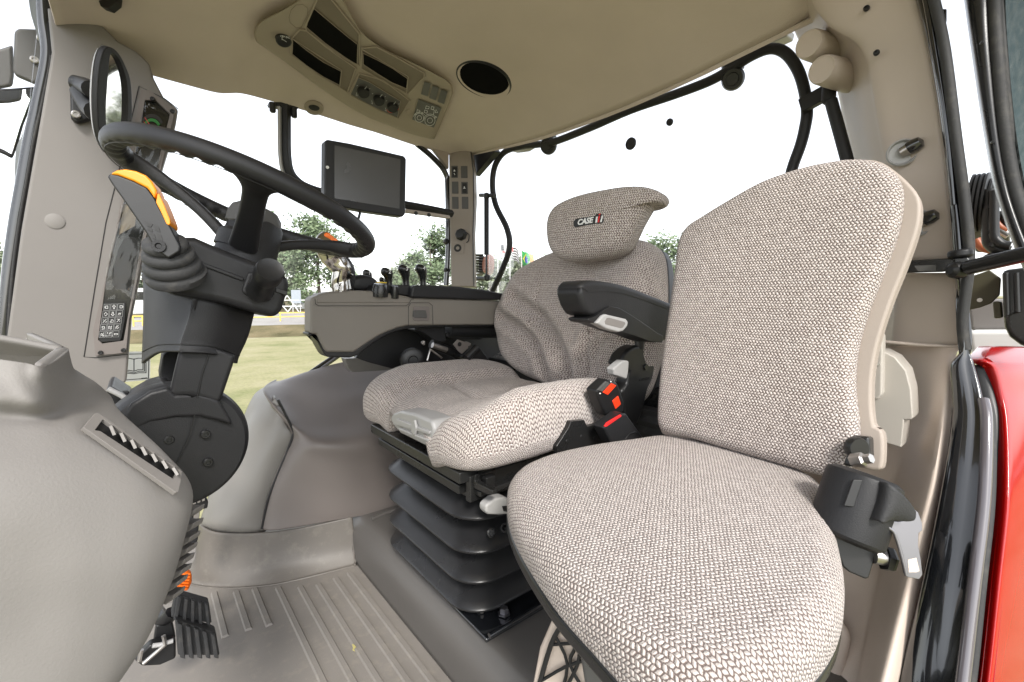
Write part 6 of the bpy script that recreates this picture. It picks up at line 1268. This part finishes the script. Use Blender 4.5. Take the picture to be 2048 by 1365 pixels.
# white engine cover and dark lamp housing seen past the pillar
hdv = thing('side_cover', 'pale cover panel behind the pillar above the red fender', 'cover', P(1990, 700, x=1.5)); prism('panel', PP([(1934, 662), (2200, 660), (2260, 730), (1945, 722)], x=1.5), .3, 'far_white', hdv, bev=.01)
prism('grey_band', PP([(1932, 600), (2200, 600), (2200, 662), (1938, 662)], x=1.55), .3, 'pillar', hdv, bev=.01)
lh = thing('lamp_bracket', 'black bracket and lamp housing outside beyond the door strut', 'lamp', P(2010, 650, x=1.25))
prism('housing', PP(zz(14, [(945, 720), (1110, 700), (1200, 720), (1200, 1300), (1080, 1260), (1000, 1200), (965, 1130), (955, 1000)]), x=1.25), .08, 'satin_black', lh, bev=.008)
tube('housing_bead', PP(zz(14, [(975, 740), (985, 1050), (1060, 1020), (1050, 740)]), x=1.24), .004, 'black', lh, n=8, sm=1)
prism('mount_plate', PP(zz(14, [(740, 760), (860, 720), (940, 780), (930, 900), (870, 960), (790, 990), (700, 1010), (690, 930)]), x=1.28), .01, 'olive', lh, bev=.002)
disc('plate_hole', *zz(14, [(788, 936)])[0], 4, 'white', lh, toward=Vector((-1, -.2, 0)), h=.001, x=1.279)
prism('copper_fitting', PP(zz(14, [(880, 945), (940, 945), (950, 1065), (890, 1070)]), x=1.26), .03, 'olive', lh, bev=.003)
hz_ = thing('hose_bundle', 'ribbed black hose and cable bracket outside beside the pillar', 'hose', P(1960, 440, x=1.2))
cA, cB = P(1938, 408, x=1.2), P(1985, 404, x=1.2); axv = (cB - cA); n_ = 5; pr = []
for i in range(n_): r0 = .052 if i < 4 else .04; L_ = axv.length; pr += [(r0 * .9, L_ * i / n_), (r0, L_ * (i + .2) / n_), (r0, L_ * (i + .7) / n_), (r0 * .9, L_ * (i + .9) / n_)]
lathe('ribbed_hose', cA, axv, pr, 'dark', hz_, n=28)
rp2 = PP(zz(14, [(855, 140), (855, 470), (875, 540), (930, 575), (1000, 590)]), x=1.16); tube('bracket_rail', rp2, .010, 'black', hz_, n=8, sm=3); tube('bracket_rail', PP(zz(14, [(890, 150), (890, 450), (905, 500), (950, 535), (1010, 545)]), x=1.15), .007, 'black', hz_, n=8, sm=3)
for y_ in (265, 445): tube('bracket_rung', PP(zz(14, [(850, y_), (900, y_)]), x=1.15), .005, 'dark', hz_, n=6, sm=1)
tube('bracket_rung', PP(zz(14, [(870, 550), (895, 515)]), x=1.15), .005, 'dark', hz_, n=6, sm=1)
for q, m_ in [([(820, 110), (870, 90), (920, 140), (960, 200)], 'black'), ([(750, 400), (800, 380), (850, 410), (920, 440)], 'black'), ([(760, 500), (810, 560), (900, 580)], 'copper'), ([(890, 360), (930, 410), (990, 440)], 'copper'), ([(900, 330), (960, 330), (1010, 420)], 'black'), ([(890, 400), (930, 430), (1000, 470)], 'steel')]: tube('cable', PP(zz(14, q), x=1.19), .007, m_, hz_, n=8, sm=4)
prism('dark_backplate', PP(zz(14, [(735, 440), (850, 350), (1000, 420), (1010, 600), (760, 590)]), x=1.24), .01, 'olive', hz_, bev=.002)
prism('clamp_block', PP(zz(14, [(805, 620), (860, 595), (990, 600), (990, 640), (810, 645)]), x=1.14), .03, 'black', hz_, bev=.004)
# open door swung back at the far right
od = thing('open_door', 'open black-framed glass door swung back at the far right edge', 'door', P(2040, 560, x=1.0))
DF = [(-60, 1922, 1985, .99), (0, 1928, 1985, .99), (100, 1942, 1990, .985), (250, 1964, 2004, .98), (360, 1984, 2022, .975), (440, 2008, 2046, .965), (520, 2038, 2080, .955), (600, 2075, 2120, .945)]
patch('frame', [[P(a, y, x=x * 1.0 + .02), P(a + 6, y, x=x), P((a + b) / 2, y, x=x - .008), P(b - 4, y, x=x), P(b, y, x=x + .02)] for y, a, b, x in DF], 'satin_black', od, su=3, sv=6, solid=.01)
tube('door_seal', [P(b + 4, y, x=x) for y, a, b, x in DF], .008, 'rubber', od, n=10, sm=5); tube('inner_seal', [P(b + 16, y, x=x + .01) for y, a, b, x in DF], .005, 'rubber', od, n=10, sm=5)
prism('door_glass', [P(1990, -60, x=1.0), P(2010, 250, x=.99), P(2050, 440, x=.975), P(2120, 600, x=.95), P(2500, 700, x=.9), P(2500, -60, x=.95)], .005, 'door_glass', od, bev=0, smooth=0)
for a, b in [(1963, 86), (1984, 285), (2029, 459)]: screw(od, a, b, 2.5, 'black', x=.965, toward=Vector((-1, -.3, 0)))
# lining behind door frame and fender joint, and the cab's lower rear wall
tag(patch('joint_seal', [[P(b - 25, y, x=x + .03), P(b + 12, y, x=x + .028), P(b + 30, y, x=x + .035)] for y, a, b, x in FR[8:]], 'black', su=2, sv=5, solid=.006), 'black rubber joint strip between the door frame and the red fender', 'seal')
rwl = box('rear_wall', (1.16, .80, .22), (.03, 1.7, .50), 'carpet', bev=.004); rwl['kind'] = 'structure'
tag(patch('sill_joint', [[P(a - 18, y, x=x + .03), P(a + 30, y, x=x + .03)] for y, a, b, x in FR[8:]], 'black', su=2, sv=5, solid=.006), 'dark joint between the beige sill panel and the glossy door frame', 'seal')
# dried leaf on the mat
lf = [(704, 1288), (709, 1290), (712, 1294), (708, 1298), (710, 1303), (705, 1300), (706, 1295)]
tag(prism('dry_leaf', [P(a, b, z=.008) for a, b in lf], .001, 'dry_leaf', bev=0, smooth=0), 'tiny yellow dried leaf lying on the ribbed floor mat', 'leaf')
